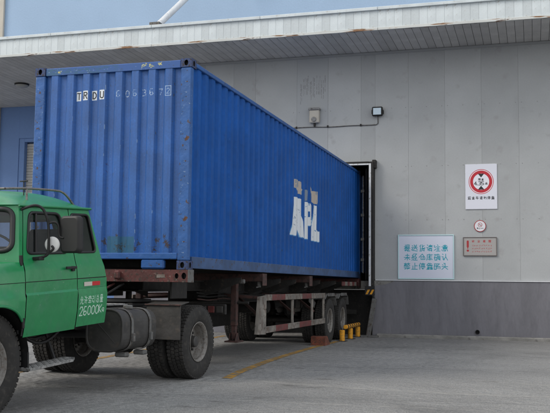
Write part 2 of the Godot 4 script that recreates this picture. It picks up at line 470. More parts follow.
func make_ground_texture() -> StandardMaterial3D:
	# 16 m by 16 m of worn concrete paving, 2048 pixels
	var N := 2048
	var a := noise_bytes(101, 0.0022, 5, 1024)
	var b := noise_bytes(102, 0.012, 4, 1024)
	var e := noise_bytes(103, 0.35, 2, 512)
	var s := noise_bytes(104, 0.006, 4, 1024)
	var c := Canvas.new(N, N, Color(0.5, 0.5, 0.5))
	var r := RandomNumberGenerator.new()
	r.seed = 9
	for y in N:
		for x in N:
			var i2 := (y >> 1) * 1024 + (x >> 1)
			var q := y * N + x
			var v := 122.0 + (a[i2] - 128) * 0.09 + (b[i2] - 128) * 0.05 + (e[(y & 511) * 512 + (x & 511)] - 128) * 0.22 + r.randf_range(-22.0, 22.0)
			var st: float = clamp((s[i2] - 165) / 50.0, 0.0, 1.0)
			v *= 1.0 - 0.12 * st
			c.d[q * 3] = int(v)
			c.d[q * 3 + 1] = int(v * 0.993)
			c.d[q * 3 + 2] = int(v * 0.978)
	# pale dried tyre marks sweeping round the bay, dark rubber marks, stains, cracks
	var P := func(x: float, z: float) -> Vector2: return Vector2((x / 16.0 + 0.5) * N, z / 16.0 * N)
	for k in 10:
		var pale := k % 3 != 2
		var z0 := 3.0 + k * 1.15
		var prev := Vector2.INF
		for j in 70:
			var t := j / 69.0
			var x := -1.0 + t * 8.9
			var z := z0 + (t - 0.4) * (t - 0.4) * r.randf_range(2.9, 3.0) * (1.0 if k % 2 == 0 else -0.7) + sin(t * 4.0 + k * 1.7) * 0.45
			var q: Vector2 = P.call(x, z)
			if prev != Vector2.INF and r.randf() < 0.9:
				c.line(prev, q, 9.0 + (k % 4) * 4.0, Color(0.58, 0.57, 0.55) if pale else Color(0.33, 0.33, 0.33), r.randf_range(0.05, 0.24), 10.0)
			prev = q
	for k in 90:
		var o: Vector2 = P.call(r.randf_range(-7, 8), r.randf_range(0.4, 15.5))
		var len := r.randf_range(3, 16)
		for j in 4:
			var o2 := o + Vector2(r.randf_range(-10, 10), r.randf_range(-6, 6))
			c.line(o2, o2 + Vector2(len, r.randf_range(-3, 3)), r.randf_range(3, 9), Color(0.24, 0.23, 0.22), r.randf_range(0.12, 0.4), 5.0)
	for k in 14:
		var p2 := Vector2(r.randf_range(200, N - 200), r.randf_range(100, N - 100))
		var ang := r.randf_range(-0.5, 0.5)
		for j in 60:
			ang += r.randf_range(-0.35, 0.35)
			ang *= 0.97
			var q := p2 + Vector2(cos(ang), sin(ang)) * 9.0
			c.line(p2, q, r.randf_range(0.8, 1.8), Color(0.25, 0.24, 0.23), 0.6, 1.0)
			p2 = q
	for k in 500:
		var o := Vector2(r.randf_range(0, N), r.randf_range(0, N))
		c.line(o, o + Vector2(r.randf_range(0, 2), 0), r.randf_range(1.0, 2.5), Color(0.62, 0.61, 0.58) if k % 2 else Color(0.2, 0.2, 0.19), 0.6, 1.0)
	var m := StandardMaterial3D.new()
	m.albedo_texture = c.tex()
	m.roughness = 0.88
	m.normal_enabled = true
	m.normal_texture = M.nm_ground
	m.normal_scale = 0.35
	m.cull_mode = BaseMaterial3D.CULL_DISABLED
	return m

# ------------------------------------------------------------------ setting
func build_camera_and_light() -> void:
	var cam := Camera3D.new()
	cam.name = "camera"
	var yaw := -0.290
	var pitch := 0.0897
	var roll := 0.0115
	var fw := Vector3(sin(yaw) * cos(pitch), sin(pitch), -cos(yaw) * cos(pitch))
	var r := fw.cross(Vector3.UP).normalized()
	var u := r.cross(fw)
	var r2 := r * cos(roll) + u * sin(roll)
	var u2 := -r * sin(roll) + u * cos(roll)
	cam.transform = Transform3D(Basis(r2, u2, -fw), Vector3(4.458, 1.31, 22.511))
	cam.fov = rad_to_deg(2.0 * atan(206.5 / 868.5))
	cam.far = 900.0
	add_child(cam)
	cam.current = true
	var we := WorldEnvironment.new()
	we.name = "environment"
	var env := Environment.new()
	var sky := Sky.new()
	var sm := ProceduralSkyMaterial.new()
	sm.sky_top_color = Color(0.70, 0.715, 0.735)
	sm.sky_horizon_color = Color(0.87, 0.872, 0.875)
	sm.sky_curve = 0.2
	sm.ground_bottom_color = Color(0.30, 0.30, 0.29)
	sm.ground_horizon_color = Color(0.55, 0.56, 0.56)
	sm.energy_multiplier = 1.0
	sky.sky_material = sm
	env.background_mode = Environment.BG_SKY
	env.sky = sky
	env.tonemap_mode = Environment.TONE_MAPPER_LINEAR
	env.tonemap_exposure = 2.35
	env.sdfgi_enabled = true
	env.ssao_enabled = true
	env.ssil_enabled = true
	we.environment = env
	add_child(we)
	var sun := DirectionalLight3D.new()
	sun.name = "sun"
	sun.light_energy = 0.32
	sun.light_color = Color(1.0, 0.975, 0.94)
	sun.light_angular_distance = 25.0
	sun.shadow_enabled = true
	sun.look_at_from_position(Vector3(-9.0, 9.0, 6.0), Vector3.ZERO)
	add_child(sun)

func build_ground() -> void:
	var st := mb()
	var R := 300.0
	var pts := [Vector3(-R, 0, -R), Vector3(R, 0, -R), Vector3(R, 0, R), Vector3(-R, 0, R)]
	var uv := []
	for v in pts: uv.append(Vector2(v.x / 16.0 + 0.5, v.z / 16.0))
	quad_uv(st, pts, uv)
	var gm := make_ground_texture()
	st.generate_normals()
	st.generate_tangents()
	var o := MeshInstance3D.new()
	o.mesh = st.commit()
	o.mesh.surface_set_material(0, gm)
	o.name = "ground"
	add_child(o)
	struct(o)
	# painted bay lines
	for L in [[[Vector2(0.335, 10.95), Vector2(0.2, 10.0), Vector2(0.07, 8.3), Vector2(0.0, 6.45), Vector2(-0.03, 4.6), Vector2(0.0, 3.4), Vector2(0.02, 2.4)]], [[Vector2(-2.75, 11.5), Vector2(-2.82, 8.6), Vector2(-3.0, 5.0), Vector2(-3.1, 1.5)]]]:
		var ps: Array = L[0]
		var s2 := mb()
		var w := 0.075
		for k in ps.size() - 1:
			var n0 := Vector2(w, 0)
			quad(s2, Vector3(ps[k].x - n0.x, 0.004, ps[k].y), Vector3(ps[k + 1].x - n0.x, 0.004, ps[k + 1].y), Vector3(ps[k + 1].x + n0.x, 0.004, ps[k + 1].y), Vector3(ps[k].x + n0.x, 0.004, ps[k].y))
		var lm := mat(worn(71, Color(0.60, 0.45, 0.17), 0.4, 0.2, [[Color(0.44, 0.41, 0.36), 0.50, 7.0, 0.15]], 512), 0.85, 1.1)
		struct(obj("bay_line", s2, lm))
	# low kerb along the foot of the dock wall
	var s3 := mb()
	bx(s3, 0.55, 14.0, -0.05, 0.085, 0.0, 0.20, 0.02)
	struct(obj("kerb", s3, M.concrete))

func build_warehouse() -> void:
	var b := thing("warehouse", "grey panelled warehouse front with an open loading dock door", "building", Vector3(0, 0, 0))
	# clad panels, one mesh each, in front of a joint-coloured backing
	var xs := [-7.0, -6.1, -5.2, -4.35, -3.5, -2.86, -1.67, -0.80, 0.10, 0.48, 1.36, 2.30, 3.226, 4.14, 5.06, 5.98, 6.9, 7.82, 8.74, 9.66, 10.58, 11.5, 12.42]
	var streak := Canvas.new(256, 1024, Color(0.63, 0.64, 0.648))
	var r := RandomNumberGenerator.new()
	r.seed = 5
	for i in streak.w * streak.h:
		var f := r.randf_range(-5, 5)
		for k in 3: streak.d[i * 3 + k] = clampi(int(streak.d[i * 3 + k] + f), 0, 255)
	for k in 16:
		var x := 26.0 + k * 13.5 + r.randf_range(-4, 4)
		var y: float = 190.0 + r.randf_range(-30, 40) + abs(k - 9) * 4.0
		for j in 5:
			var l := r.randf_range(12, 40)
			streak.line(Vector2(x, y), Vector2(x + r.randf_range(-1, 1), y + l), r.randf_range(2.4, 4.2), Color(0.33, 0.32, 0.31), r.randf_range(0.2, 0.75), 2.2)
			y += l + r.randf_range(2, 14)
	var sm := StandardMaterial3D.new()
	sm.albedo_texture = streak.tex()
	sm.roughness = 0.62
	sm.cull_mode = BaseMaterial3D.CULL_DISABLED
	for k in xs.size() - 1:
		var x0: float = xs[k] + 0.001
		var x1: float = xs[k + 1] - 0.001
		var y0 := 1.478
		if x0 > -2.87 and x1 < 0.49: y0 = 4.50
		var st := mb()
		bx(st, x0, x1, y0, 7.515, -0.05, -0.0 - (k % 3) * 0.0012, 0.0012)
		var o := obj("wall_panel", st, M.panels[(k * 7 + 1) % 4], b)
		if k == 6:
			var s2 := mb()
			quad_uv(s2, [Vector3(x0 + 0.005, 4.506, 0.0022), Vector3(x1 - 0.005, 4.506, 0.0022), Vector3(x1 - 0.005, 7.51, 0.0022), Vector3(x0 + 0.005, 7.51, 0.0022)], [Vector2(0, 1), Vector2(1, 1), Vector2(1, 0), Vector2(0, 0)])
			obj("weathered_skin", s2, sm, o)
	var bk := mb()
	bx(bk, -7.0, -2.9, 0.0, 7.6, -0.30, -0.052)
	bx(bk, -2.9, 0.40, 4.50, 7.6, -0.30, -0.052)
	bx(bk, 0.40, 14.0, 0.0, 7.6, -0.30, -0.052)
	bx(bk, -7.0, -6.8, 0.0, 7.6, -4.15, -0.30)
	obj("backing_wall", bk, M.joint, b)
	# rivets in rows, too small to pick apart
	var rv := mb()
	for row in [3.02, 4.42, 5.98]:
		for k in range(9, xs.size() - 1):
			for f in [0.08, 0.5, 0.92]:
				var x: float = lerp(float(xs[k]), float(xs[k + 1]), f)
				cyl(rv, Vector3(x, row, -0.004), Vector3(x, row, 0.006), 0.009, 6)
	for row in [5.0, 5.98]:
		for k in range(1, 8):
			for f in [0.08, 0.92]:
				var x: float = lerp(float(xs[k]), float(xs[k + 1]), f)
				if row < 5.5 and x > -2.8 : continue
				cyl(rv, Vector3(x, row, -0.004), Vector3(x, row, 0.006), 0.009, 6)
	obj("rivets", rv, M.rivet, b).set_meta("kind", "stuff")
	# concrete plinth with flashing
	var pl := mb()
	bx(pl, 0.42, 14.0, 0.0, 1.445, -0.05, 0.035, 0.006)
	obj("plinth", pl, M.plinth, b)
	var pl2 := mb()
	bx(pl2, -7.0, -2.75, 0.0, 1.445, -0.05, 0.035, 0.006)
	obj("plinth", pl2, M.plinth, b)
	var fl := mb()
	bx(fl, 0.50, 14.0, 1.447, 1.474, -0.02, 0.055, 0.003)
	obj("flashing", fl, M.white_trim, b)
	var patch := mb()
	prism(patch, PackedVector2Array([Vector2(0.47, 1.44), Vector2(0.98, 1.44), Vector2(0.93, 1.40), Vector2(0.78, 1.36), Vector2(0.66, 1.33), Vector2(0.47, 1.31)]), 0.03, 0.039, Transform3D.IDENTITY)
	obj("mortar_patch", patch, M.concrete, b)
	var dr := mb()
	lathe(dr, [Vector2(0.0, 0.045), Vector2(0.06, 0.045), Vector2(0.06, 0.056), Vector2(0.0, 0.056)], Vector3(3.08, 0.185, 0.02), Basis(Vector3(0, 0, 1), Vector3(0, 1, 0), Vector3(-1, 0, 0)), 18, false)
	obj("drain_pipe", dr, M.black, b)
	var dh := mb()
	cyl(dh, Vector3(3.08, 0.185, 0.03), Vector3(3.08, 0.185, 0.041), 0.046, 18)
	obj("drain_mouth", dh, flat(Color(0.03, 0.03, 0.03), 0.9), b)
	# dock: floor slab, pit, room behind the opening
	var pit := mb()
	bx(pit, -2.74, 0.41, 0.0, 1.2, -0.95, -0.80)
	bx(pit, -2.90, -2.75, 0.0, 1.2, -0.80, -0.055)
	bx(pit, 0.415, 0.45, 0.0, 1.2, -0.80, -0.055)
	obj("dock_pit", pit, M.dark, b)
	var slab := mb()
	bx(slab, -4.0, 2.4, 1.205, 1.44, -4.1, -0.66)
	obj("dock_floor", slab, M.concrete, b)
	var rm := mb()
	bx(rm, -4.2, 2.6, 5.3, 5.4, -4.1, -0.31)
	bx(rm, -4.1, -4.0, 1.44, 5.3, -4.1, -0.31)
	bx(rm, 2.4, 2.5, 1.44, 5.3, -4.1, -0.31)
	bx(rm, -4.0, 2.4, 1.44, 5.3, -4.12, -4.0)
	obj("dock_room", rm, M.room, b)
	# steel door frame, standing proud of the wall
	var fr := thing_part("door_frame", b)
	var f1 := mb()
	bx(f1, 0.355, 0.475, 1.30, 4.55, 0.005, 0.20, 0.006)
	obj("jamb", f1, M.dark, fr)
	var f1b := mb()
	bx(f1b, -2.90, -2.80, 1.30, 4.55, 0.005, 0.20, 0.006)
	obj("jamb", f1b, M.dark, fr)
	var f2 := mb()
	bx(f2, -2.795, 0.35, 4.455, 4.555, 0.005, 0.20, 0.006)
	obj("head", f2, M.dark, fr)
	var f3 := mb()
	bx(f3, 0.355, 0.410, 1.26, 4.50, 0.201, 0.214, 0.003)
	bx(f3, -2.79, 0.353, 4.46, 4.50, 0.201, 0.214, 0.003)
	obj("edge_trim", f3, M.white_trim, fr)
	var f4 := mb()
	bx(f4, 0.43, 0.53, 4.38, 4.60, 0.0, 0.17, 0.01)
	obj("corner_bracket", f4, M.dark, fr)
	# folded shelter curtain inside the jamb
	var cu := mb()
	for k in 5:
		bx(cu, 0.18 + k * 0.045, 0.215 + k * 0.045, 1.46, 4.44, -0.30 - (k % 2) * 0.05, -0.24 - (k % 2) * 0.05, 0.01)
	obj("shelter_curtain", cu, M.rubber, b)

func thing_part(called: String, parent: Node) -> Node3D:
	var n := Node3D.new()
	n.name = called
	parent.add_child(n, true)
	return n

func build_blue_building() -> void:
	var b := thing("office_building", "pale blue rendered building behind and above the canopy", "building", Vector3(0, 0, -4.15))
	var st := mb()
	# lower wall left of the warehouse, with a doorway, and the upper wall over everything
	bx(st, -22.0, 24.0, 7.7, 20.0, -0.3, 0.0, 0.002)
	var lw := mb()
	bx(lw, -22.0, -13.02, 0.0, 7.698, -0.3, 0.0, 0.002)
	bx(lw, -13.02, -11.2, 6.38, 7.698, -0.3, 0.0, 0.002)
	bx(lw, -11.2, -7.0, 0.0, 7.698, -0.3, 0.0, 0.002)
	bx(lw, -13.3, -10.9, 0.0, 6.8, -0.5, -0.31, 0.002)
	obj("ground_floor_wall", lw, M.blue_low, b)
	obj("wall", st, M.blue_wall, b)
	var p := mb()
	bx(p, -14.9, -13.80, 0.0, 20.0, 0.002, 0.10, 0.01)
	obj("pilaster", p, M.pale, b)
	var sh := thing_part("roller_shutter", b)
	var s := mb()
	bx(s, -0.78, 0.78, -0.048, 0.048, -0.03, 0.0, 0.012)
	var sl := meshof(s, M.shutter)
	for k in 62: piece("slat", sl, Vector3(-12.02, 0.06 + k * 0.1, -0.18), sh)
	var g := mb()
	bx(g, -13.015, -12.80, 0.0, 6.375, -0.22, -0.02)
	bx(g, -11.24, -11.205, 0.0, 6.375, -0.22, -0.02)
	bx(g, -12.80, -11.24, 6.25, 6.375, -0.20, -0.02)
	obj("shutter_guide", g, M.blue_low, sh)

func build_canopy() -> void:
	var b := thing("canopy", "long white edged canopy with slatted grey soffit over the dock", "canopy", Vector3(0, 7.52, 0))
	# soffit strips
	var s := mb()
	bx(s, -0.0958, 0.0958, 0.0, 0.014, 0.0, 1.94, 0.004)
	s.generate_normals()
	var short_: ArrayMesh = s.commit()
	s = mb()
	bx(s, -0.0958, 0.0958, 0.0, 0.014, -4.13, 1.94, 0.004)
	s.generate_normals()
	var long_: ArrayMesh = s.commit()
	var f := mb()
	bx(f, -0.0992, 0.0992, 0.05, 0.50, 1.955, 1.99, 0.004)
	f.generate_normals()
	var fas: ArrayMesh = f.commit()
	rng.seed = 77
	for k in 135:
		var x := -17.0 + k * 0.2
		piece("soffit_strip", long_ if x < -6.75 else short_, Vector3(x, 0.002 if k % 5 else 0.0, 0.006 if x > -6.75 else 0.0), b, M.soffit[rng.randi() % 3])
		piece("fascia_strip", fas, Vector3(x, 0, 0), b, M.fascia[rng.randi() % 3])
	var bk := mb()
	bx(bk, -17.1, 10.0, 0.03, 0.11, -4.1, 1.94)
	obj("deck", bk, M.dark, b)
	var fb := mb()
	bx(fb, -17.1, 10.0, 0.06, 0.48, 1.945, 1.954, 0.001)
	obj("fascia_backing", fb, M.joint, b)
	var ro := mb()
	bx(ro, -17.1, 10.0, 0.40, 0.46, -4.14, 1.94)
	obj("roof_sheet", ro, M.deck, b)
	for k in 9:
		var x0 := -17.1 + k * 3.0
		var t := mb()
		bx(t, x0, x0 + 2.992, 0.485, 0.565, 1.90, 2.045, 0.008)
		obj("coping", t, M.fascia[k % 3], b)
		t = mb()
		bx(t, x0, x0 + 2.992, -0.012, 0.055, 1.945, 2.012, 0.006)
		obj("edge_trim", t, M.rust_trim, b)
	var wt := mb()
	bx(wt, -6.98, 10.0, -0.07, -0.004, 0.002, 0.03, 0.004)
	obj("wall_trim", wt, M.joint, b)
	# tie tube from the canopy edge back up to the wall
	var ti := thing_part("tie_tube", b)
	var t1 := mb()
	tube(t1, [Vector3(-5.05, 0.60, 1.80), Vector3(-5.05, 4.85, -4.14)], 0.085, 14)
	obj("tube", t1, M.white_trim, ti)
	var t2 := mb()
	bx(t2, -5.22, -4.93, 0.566, 0.68, 1.68, 1.93, 0.01)
	obj("foot_bracket", t2, M.steel, ti)
	# round soffit lamp
	var l := thing("soffit_lamp", "round flush ceiling lamp under the canopy soffit", "lamp", Vector3(-10.93, 7.52, -1.0))
	var a := mb()
	lathe(a, [Vector2(0.0, 0.0), Vector2(0.0, 0.23), Vector2(0.05, 0.22), Vector2(0.05, 0.0)], Vector3.ZERO, Basis(Vector3(0, -1, 0), Vector3(1, 0, 0), Vector3(0, 0, 1)), 24, false)
	obj("housing", a, M.black, l)
	a = mb()
	lathe(a, [Vector2(0.051, 0.205), Vector2(0.09, 0.18), Vector2(0.115, 0.11), Vector2(0.122, 0.0)], Vector3.ZERO, Basis(Vector3(0, -1, 0), Vector3(1, 0, 0), Vector3(0, 0, 1)), 24)
	obj("diffuser", a, flat(Color(0.62, 0.62, 0.61), 0.4), l)

func board(called: String, label: String, x0: float, x1: float, y0: float, y1: float, c: Canvas, back: Material, frame: Color, fw := 0.0) -> void:
	var at := Vector3((x0 + x1) * 0.5, (y0 + y1) * 0.5, 0.004)
	var t := thing(called, label, "sign", at)
	var hx := (x1 - x0) * 0.5
	var hy := (y1 - y0) * 0.5
	var st := mb()
	bx(st, -hx, hx, -hy, hy, 0.0, 0.014, 0.003)
	obj("plate", st, back, t)
	var m := StandardMaterial3D.new()
	m.albedo_texture = c.tex()
	m.roughness = 0.5
	m.cull_mode = BaseMaterial3D.CULL_DISABLED
	var q := mb()
	var e := 0.006 + fw
	quad_uv(q, [Vector3(-hx + e, -hy + e, 0.0165), Vector3(hx - e, -hy + e, 0.0165), Vector3(hx - e, hy - e, 0.0165), Vector3(-hx + e, hy - e, 0.0165)], [Vector2(0, 1), Vector2(1, 1), Vector2(1, 0), Vector2(0, 0)])
	obj("print", q, m, t)
	if fw > 0.0:
		var f := mb()
		bx(f, -hx, hx, hy - fw, hy, 0.0145, 0.03, 0.004)
		bx(f, -hx, hx, -hy, -hy + fw, 0.0145, 0.03, 0.004)
		bx(f, -hx, -hx + fw, -hy + fw, hy - fw, 0.0145, 0.03, 0.004)
		bx(f, hx - fw, hx, -hy + fw, hy - fw, 0.0145, 0.03, 0.004)
		obj("frame", f, flat(frame, 0.4), t)

func build_signs() -> void:
	var teal := Color(0.16, 0.60, 0.68)
	var c := Canvas.new(640, 516, Color(0.80, 0.82, 0.88))
	var rows := ["提送货请注意", "未经仓库确认", "禁止停靠码头"]
	for k in 3: word(c, rows[k], 56, 106 + k * 112, 76, 84, 90, 8.5, teal)
	board("notice_board", "white board with three rows of teal characters above the plinth", 1.085, 2.515, 1.492, 2.635, c, M.white_trim, Color(0.72, 0.84, 0.86), 0.026)
	c = Canvas.new(400, 568, Color(0.84, 0.85, 0.89))
	var o := Vector2(200, 222)
	var red := Color(0.72, 0.10, 0.17)
	c.disc(o, 0, 158, red)
	c.disc(o, 0, 150, Color(0.9, 0.9, 0.92))
	c.disc(o, 0, 141, red)
	c.disc(o, 0, 103, Color(0.88, 0.88, 0.91))
	var ink := Color(0.10, 0.10, 0.13)
	c.poly(PackedVector2Array([o + Vector2(-40, -101), o + Vector2(40, -101), o + Vector2(0, -52)]), ink)
	c.poly(PackedVector2Array([o + Vector2(-40, 101), o + Vector2(40, 101), o + Vector2(0, 52)]), ink)
	word(c, "限高", o.x - 36, o.y - 42, 32, 30, 38, 4.5, ink)
	word(c, "4", o.x - 88, o.y - 2, 34, 48, 36, 8.0, ink)
	word(c, ".", o.x - 64, o.y - 2, 34, 48, 36, 8.0, ink)
	word(c, "35", o.x - 34, o.y - 2, 32, 48, 36, 8.0, ink)
	word(c, "米", o.x + 48, o.y + 8, 34, 34, 36, 5.0, ink)
	word(c, "超高车请勿停靠", 30, 408, 38, 40, 49.5, 5.0, ink)
	board("height_limit_sign", "white sign with a red ring and height limit above the round sticker", 2.805, 3.597, 3.272, 4.43, c, M.white_trim, Color.WHITE)
	c = Canvas.new(512, 300, Color(0.62, 0.61, 0.60))
	var rd := Color(0.62, 0.17, 0.19)
	c.line(Vector2(62, 60), Vector2(62, 150), 34, rd)
	c.poly(PackedVector2Array([Vector2(45, 70), Vector2(79, 70), Vector2(68, 190), Vector2(56, 190)]), rd)
	c.disc(Vector2(62, 220), 0, 19, rd)
	word(c, "安全提醒", 128, 36, 40, 42, 88, 5.5, rd, 0.9)
	# the small print is too faint to read: rows of unreadable faded strokes
	var r := RandomNumberGenerator.new()
	r.seed = 3
	for row in 3:
		for k in 9:
			var x := 128.0 + k * 36.0
			var y := 118.0 + row * 52.0
			for j in 6:
				var p := Vector2(x + r.randf_range(0, 24), y + r.randf_range(0, 24))
				var q := p + (Vector2(r.randf_range(8, 18), 0) if j % 2 else Vector2(0, r.randf_range(8, 18)))
				c.line(p, Vector2(min(q.x, x + 26), min(q.y, y + 26)), 3.6, rd, 0.7)
	board("safety_notice", "small grey plate with a red exclamation mark beside the teal board", 2.74, 3.575, 2.088, 2.565, c, M.steel, Color(0.45, 0.42, 0.41), 0.014)
	var t := thing("round_sticker", "small round white no smoking disc between two signs", "sign", Vector3(3.165, 2.845, 0.004))
	c = Canvas.new(256, 256, Color(0.84, 0.84, 0.86))
	var cc := Vector2(128, 128)
	c.disc(cc, 116, 128, rd)
	c.disc(cc + Vector2(0, -28), 38, 48, rd)
	c.line(cc + Vector2(-32, -58), cc + Vector2(32, 4), 9, rd)
	c.line(cc + Vector2(-26, -24), cc + Vector2(24, -24), 9, ink)
	word(c, "禁止", 58, 160, 32, 34, 38, 4.5, ink)
	c.line(Vector2(140, 178), Vector2(196, 178), 12, ink, 0.7)
	var d := mb()
	var ax := Basis(Vector3(0, 0, 1), Vector3(0, 1, 0), Vector3(-1, 0, 0))
	lathe(d, [Vector2(0.0, 0.0), Vector2(0.0, 0.148), Vector2(0.012, 0.15), Vector2(0.016, 0.146), Vector2(0.016, 0.0)], Vector3.ZERO, ax, 32, false)
	obj("disc", d, flat(Color(0.55, 0.22, 0.22), 0.5), t)
	d = mb()
	for k in 32:
		for a in [[0.0, 0.0], [k, 1.0], [k + 1, 1.0]]:
			var ang: float = TAU * a[0] / 32.0
			var v: Vector2 = Vector2(cos(ang), sin(ang)) * float(a[1])
			d.set_uv(Vector2(0.5 + v.x * 0.5, 0.5 - v.y * 0.5))
			d.add_vertex(Vector3(v.x * 0.145, v.y * 0.145, 0.0185))
	var m := StandardMaterial3D.new()
	m.albedo_texture = c.tex()
	m.roughness = 0.5
	m.cull_mode = BaseMaterial3D.CULL_DISABLED
	obj("print", d, m, t)

func build_wall_fittings() -> void:
	var t := thing("wall_lamp_box", "small off-white junction box fixed above the cable run", "junction box", Vector3(-1.155, 5.64, 0.004))
	var st := mb()
	bx(st, -0.135, 0.135, 0.02, 0.40, 0.0, 0.13, 0.02)
	obj("housing", st, M.pale, t)
	st = mb()
	bx(st, -0.155, 0.155, 0.36, 0.42, 0.0, 0.17, 0.01)
	obj("hood", st, M.deck, t)
	st = mb()
	cyl(st, Vector3(0.0, 0.11, 0.13), Vector3(0.0, 0.11, 0.17), 0.065, 18)
	obj("socket", st, M.deck, t)
	st = mb()
	cyl(st, Vector3(0.0, -0.07, 0.05), Vector3(0.0, 0.03, 0.05), 0.03, 10)
	obj("gland", st, M.black, t)
	t = thing("floodlight", "square black floodlight on the wall above the dock door", "floodlight", Vector3(0.56, 5.88, 0.004))
	st = mb()
	bx(st, -0.14, 0.14, -0.115, 0.13, 0.06, 0.15, 0.02)
	obj("housing", st, M.black, t)
	st = mb()
	bx(st, -0.105, 0.105, -0.085, 0.095, 0.1505, 0.157, 0.002)
	obj("lens", st, flat(Color(0.55, 0.60, 0.64), 0.08, 0.8), t)
	st = mb()
	bx(st, -0.155, -0.142, -0.05, 0.05, 0.0, 0.12)
	bx(st, 0.142, 0.155, -0.05, 0.05, 0.0, 0.12)
	obj("bracket", st, M.black, t)
	t = thing("cable_run", "thin grey cable running along the wall to the floodlight", "cable", Vector3(-1.2, 5.56, 0.004))
	st = mb()
	var pts := []
	for k in 28:
		pts.append(Vector3(-2.6 + k * 0.16, sin(k * 0.9) * 0.006 + sin(k * 0.23) * 0.012, 0.014))
	pts.append(Vector3(1.76, 0.03, 0.014))
	pts.append(Vector3(1.76, 0.22, 0.03))
	tube(st, pts, 0.013, 6)
	obj("cable", st, M.steel, t)
	for x in [-2.2, -1.35, -0.47, 0.4, 1.3]:
		st = mb()
		bx(st, x - 0.02, x + 0.02, -0.03, 0.03, 0.0, 0.033, 0.004)
		obj("clip", st, M.dark, t)

func build_dock_things() -> void:
	# leaning steel guard beside the dock
	var t := thing("dock_guard", "leaning grey steel guard with a striped cap beside the dock", "dock guard", Vector3(0.36, 0, 0.3))
	var st := mb()
	bar(st, Vector3(-0.02, 0.02, 0.0), Vector3(0.13, 0.98, -0.04), 0.17, 0.05)
	obj("post", st, M.steel, t)
	st = mb()
	bar(st, Vector3(0.02, 0.02, 0.04), Vector3(0.18, 0.98, 0.0), 0.03, 0.09)
	obj("rib", st, M.steel, t)
	st = mb()
	bx(st, -0.16, 0.26, 0.0, 0.045, -0.15, 0.18, 0.008)
	obj("base_plate", st, M.steel, t)
	st = mb()
	bx(st, -0.09, 0.16, 1.06, 1.30, -0.06, 0.0, 0.006)
	obj("bumper_block", st, M.black, t)
	st = mb()
	for k in 2:
		prism(st, PackedVector2Array([Vector2(-0.07 + k * 0.11, 1.09), Vector2(-0.015 + k * 0.11, 1.09), Vector2(0.045 + k * 0.11, 1.21), Vector2(-0.01 + k * 0.11, 1.21)]), 0.0005, 0.006, Transform3D.IDENTITY)
	obj("warning_stripe", st, M.yellow, t)
	st = mb()
	bar(st, Vector3(0.10, 1.12, -0.03), Vector3(0.17, 0.92, -0.03), 0.05, 0.05)
	obj("arm", st, M.black, t)
	# low striped wheel guide
	t = thing("wheel_guide", "low yellow and black striped guide rail on three posts", "guard rail", Vector3(0.10, 0, 1.1))
	for z in [1.15, 0.2, -0.75]:
		var p := mb()
		cyl(p, Vector3(0, 0.0, z), Vector3(0, 0.26, z), 0.062, 18)
		obj("post", p, M.yellow, t)
		var f := mb()
		bx(f, -0.11, 0.11, 0.0, 0.012, z - 0.11, z + 0.11, 0.003)
		obj("foot", f, M.dark, t)
	var ra := mb()
	var rb := mb()
	for k in 14:
		var z0 := -0.95 + k * 0.125
		cyl(ra if k % 2 else rb, Vector3(0, 0.315, z0), Vector3(0, 0.315, z0 + 0.125), 0.052, 18)
	obj2("rail", [[ra, M.yellow], [rb, M.stripe_black]], t)
	# chock in front of the trailer wheel
	t = thing("wheel_chock", "rust brown wedge chock in front of the trailer wheel", "chock", Vector3(-0.06, 0, 3.74))
	st = mb()
	prism(st, PackedVector2Array([Vector2(-0.26, 0.0), Vector2(0.22, 0.0), Vector2(0.20, 0.19), Vector2(0.02, 0.20), Vector2(-0.24, 0.04)]), -0.15, 0.17, Transform3D(Basis(Vector3(0, 0, 1), Vector3.UP, Vector3(-1, 0, 0)), Vector3.ZERO))
	obj("wedge", st, M.chock, t)

# ------------------------------------------------------------------ container
const CW := 2.438
const CH := 2.896
const CL := 12.192

func corner_casting(called: String, parent: Node, at: Vector3, sx: float, _sy: float, sz: float) -> void:
	# hollow block with oval openings on the outer side, end and top or bottom faces
	var c := CSGBox3D.new()
	c.name = called
	c.size = Vector3(0.162, 0.118, 0.178)
	c.material = M.cast
	c.position = at
	for k in 2:
		var h := CSGCylinder3D.new()
		h.operation = CSGShape3D.OPERATION_SUBTRACTION
		h.radius = 0.5
		h.height = 1.0
		h.sides = 18
		h.material = M.black
		if k == 0:
			h.transform = Transform3D(Basis(Vector3(0.06, 0, 0), Vector3(0, 0, 0.09), Vector3(0, -0.082, 0)), Vector3(0, 0, sz * 0.07))
		else:
			h.transform = Transform3D(Basis(Vector3(0, 0, 0.06), Vector3(0.09, 0, 0), Vector3(0, 0.082, 0)), Vector3(sx * 0.07, 0, 0))
		c.add_child(h)
	parent.add_child(c, true)

func corrugated(st: SurfaceTool, L: float, y0: float, y1: float, pitch: float, depth: float, place: Callable, start_out := false) -> void:
	# trapezoid folds along the length; place(along, y, out) gives the point
	var n := int(floor(L / pitch))
	var p := pitch
	var q := []
	for k in n:
		var a := k * p
		q.append(Vector2(a, -depth)); q.append(Vector2(a + p * 0.25, -depth))
		q.append(Vector2(a + p * 0.38, 0.0)); q.append(Vector2(a + p * 0.78, 0.0))
		q.append(Vector2(a + p * 0.91, -depth))
	q.append(Vector2(L, -depth))
	for k in q.size() - 1:
		var a: Vector2 = q[k]
		var b: Vector2 = q[k + 1]
		quad_uv(st, [place.call(a.x, y0, a.y), place.call(b.x, y0, b.y), place.call(b.x, y1, b.y), place.call(a.x, y1, a.y)],
			[Vector2(a.x / L, 1), Vector2(b.x / L, 1), Vector2(b.x / L, 0), Vector2(a.x / L, 0)])

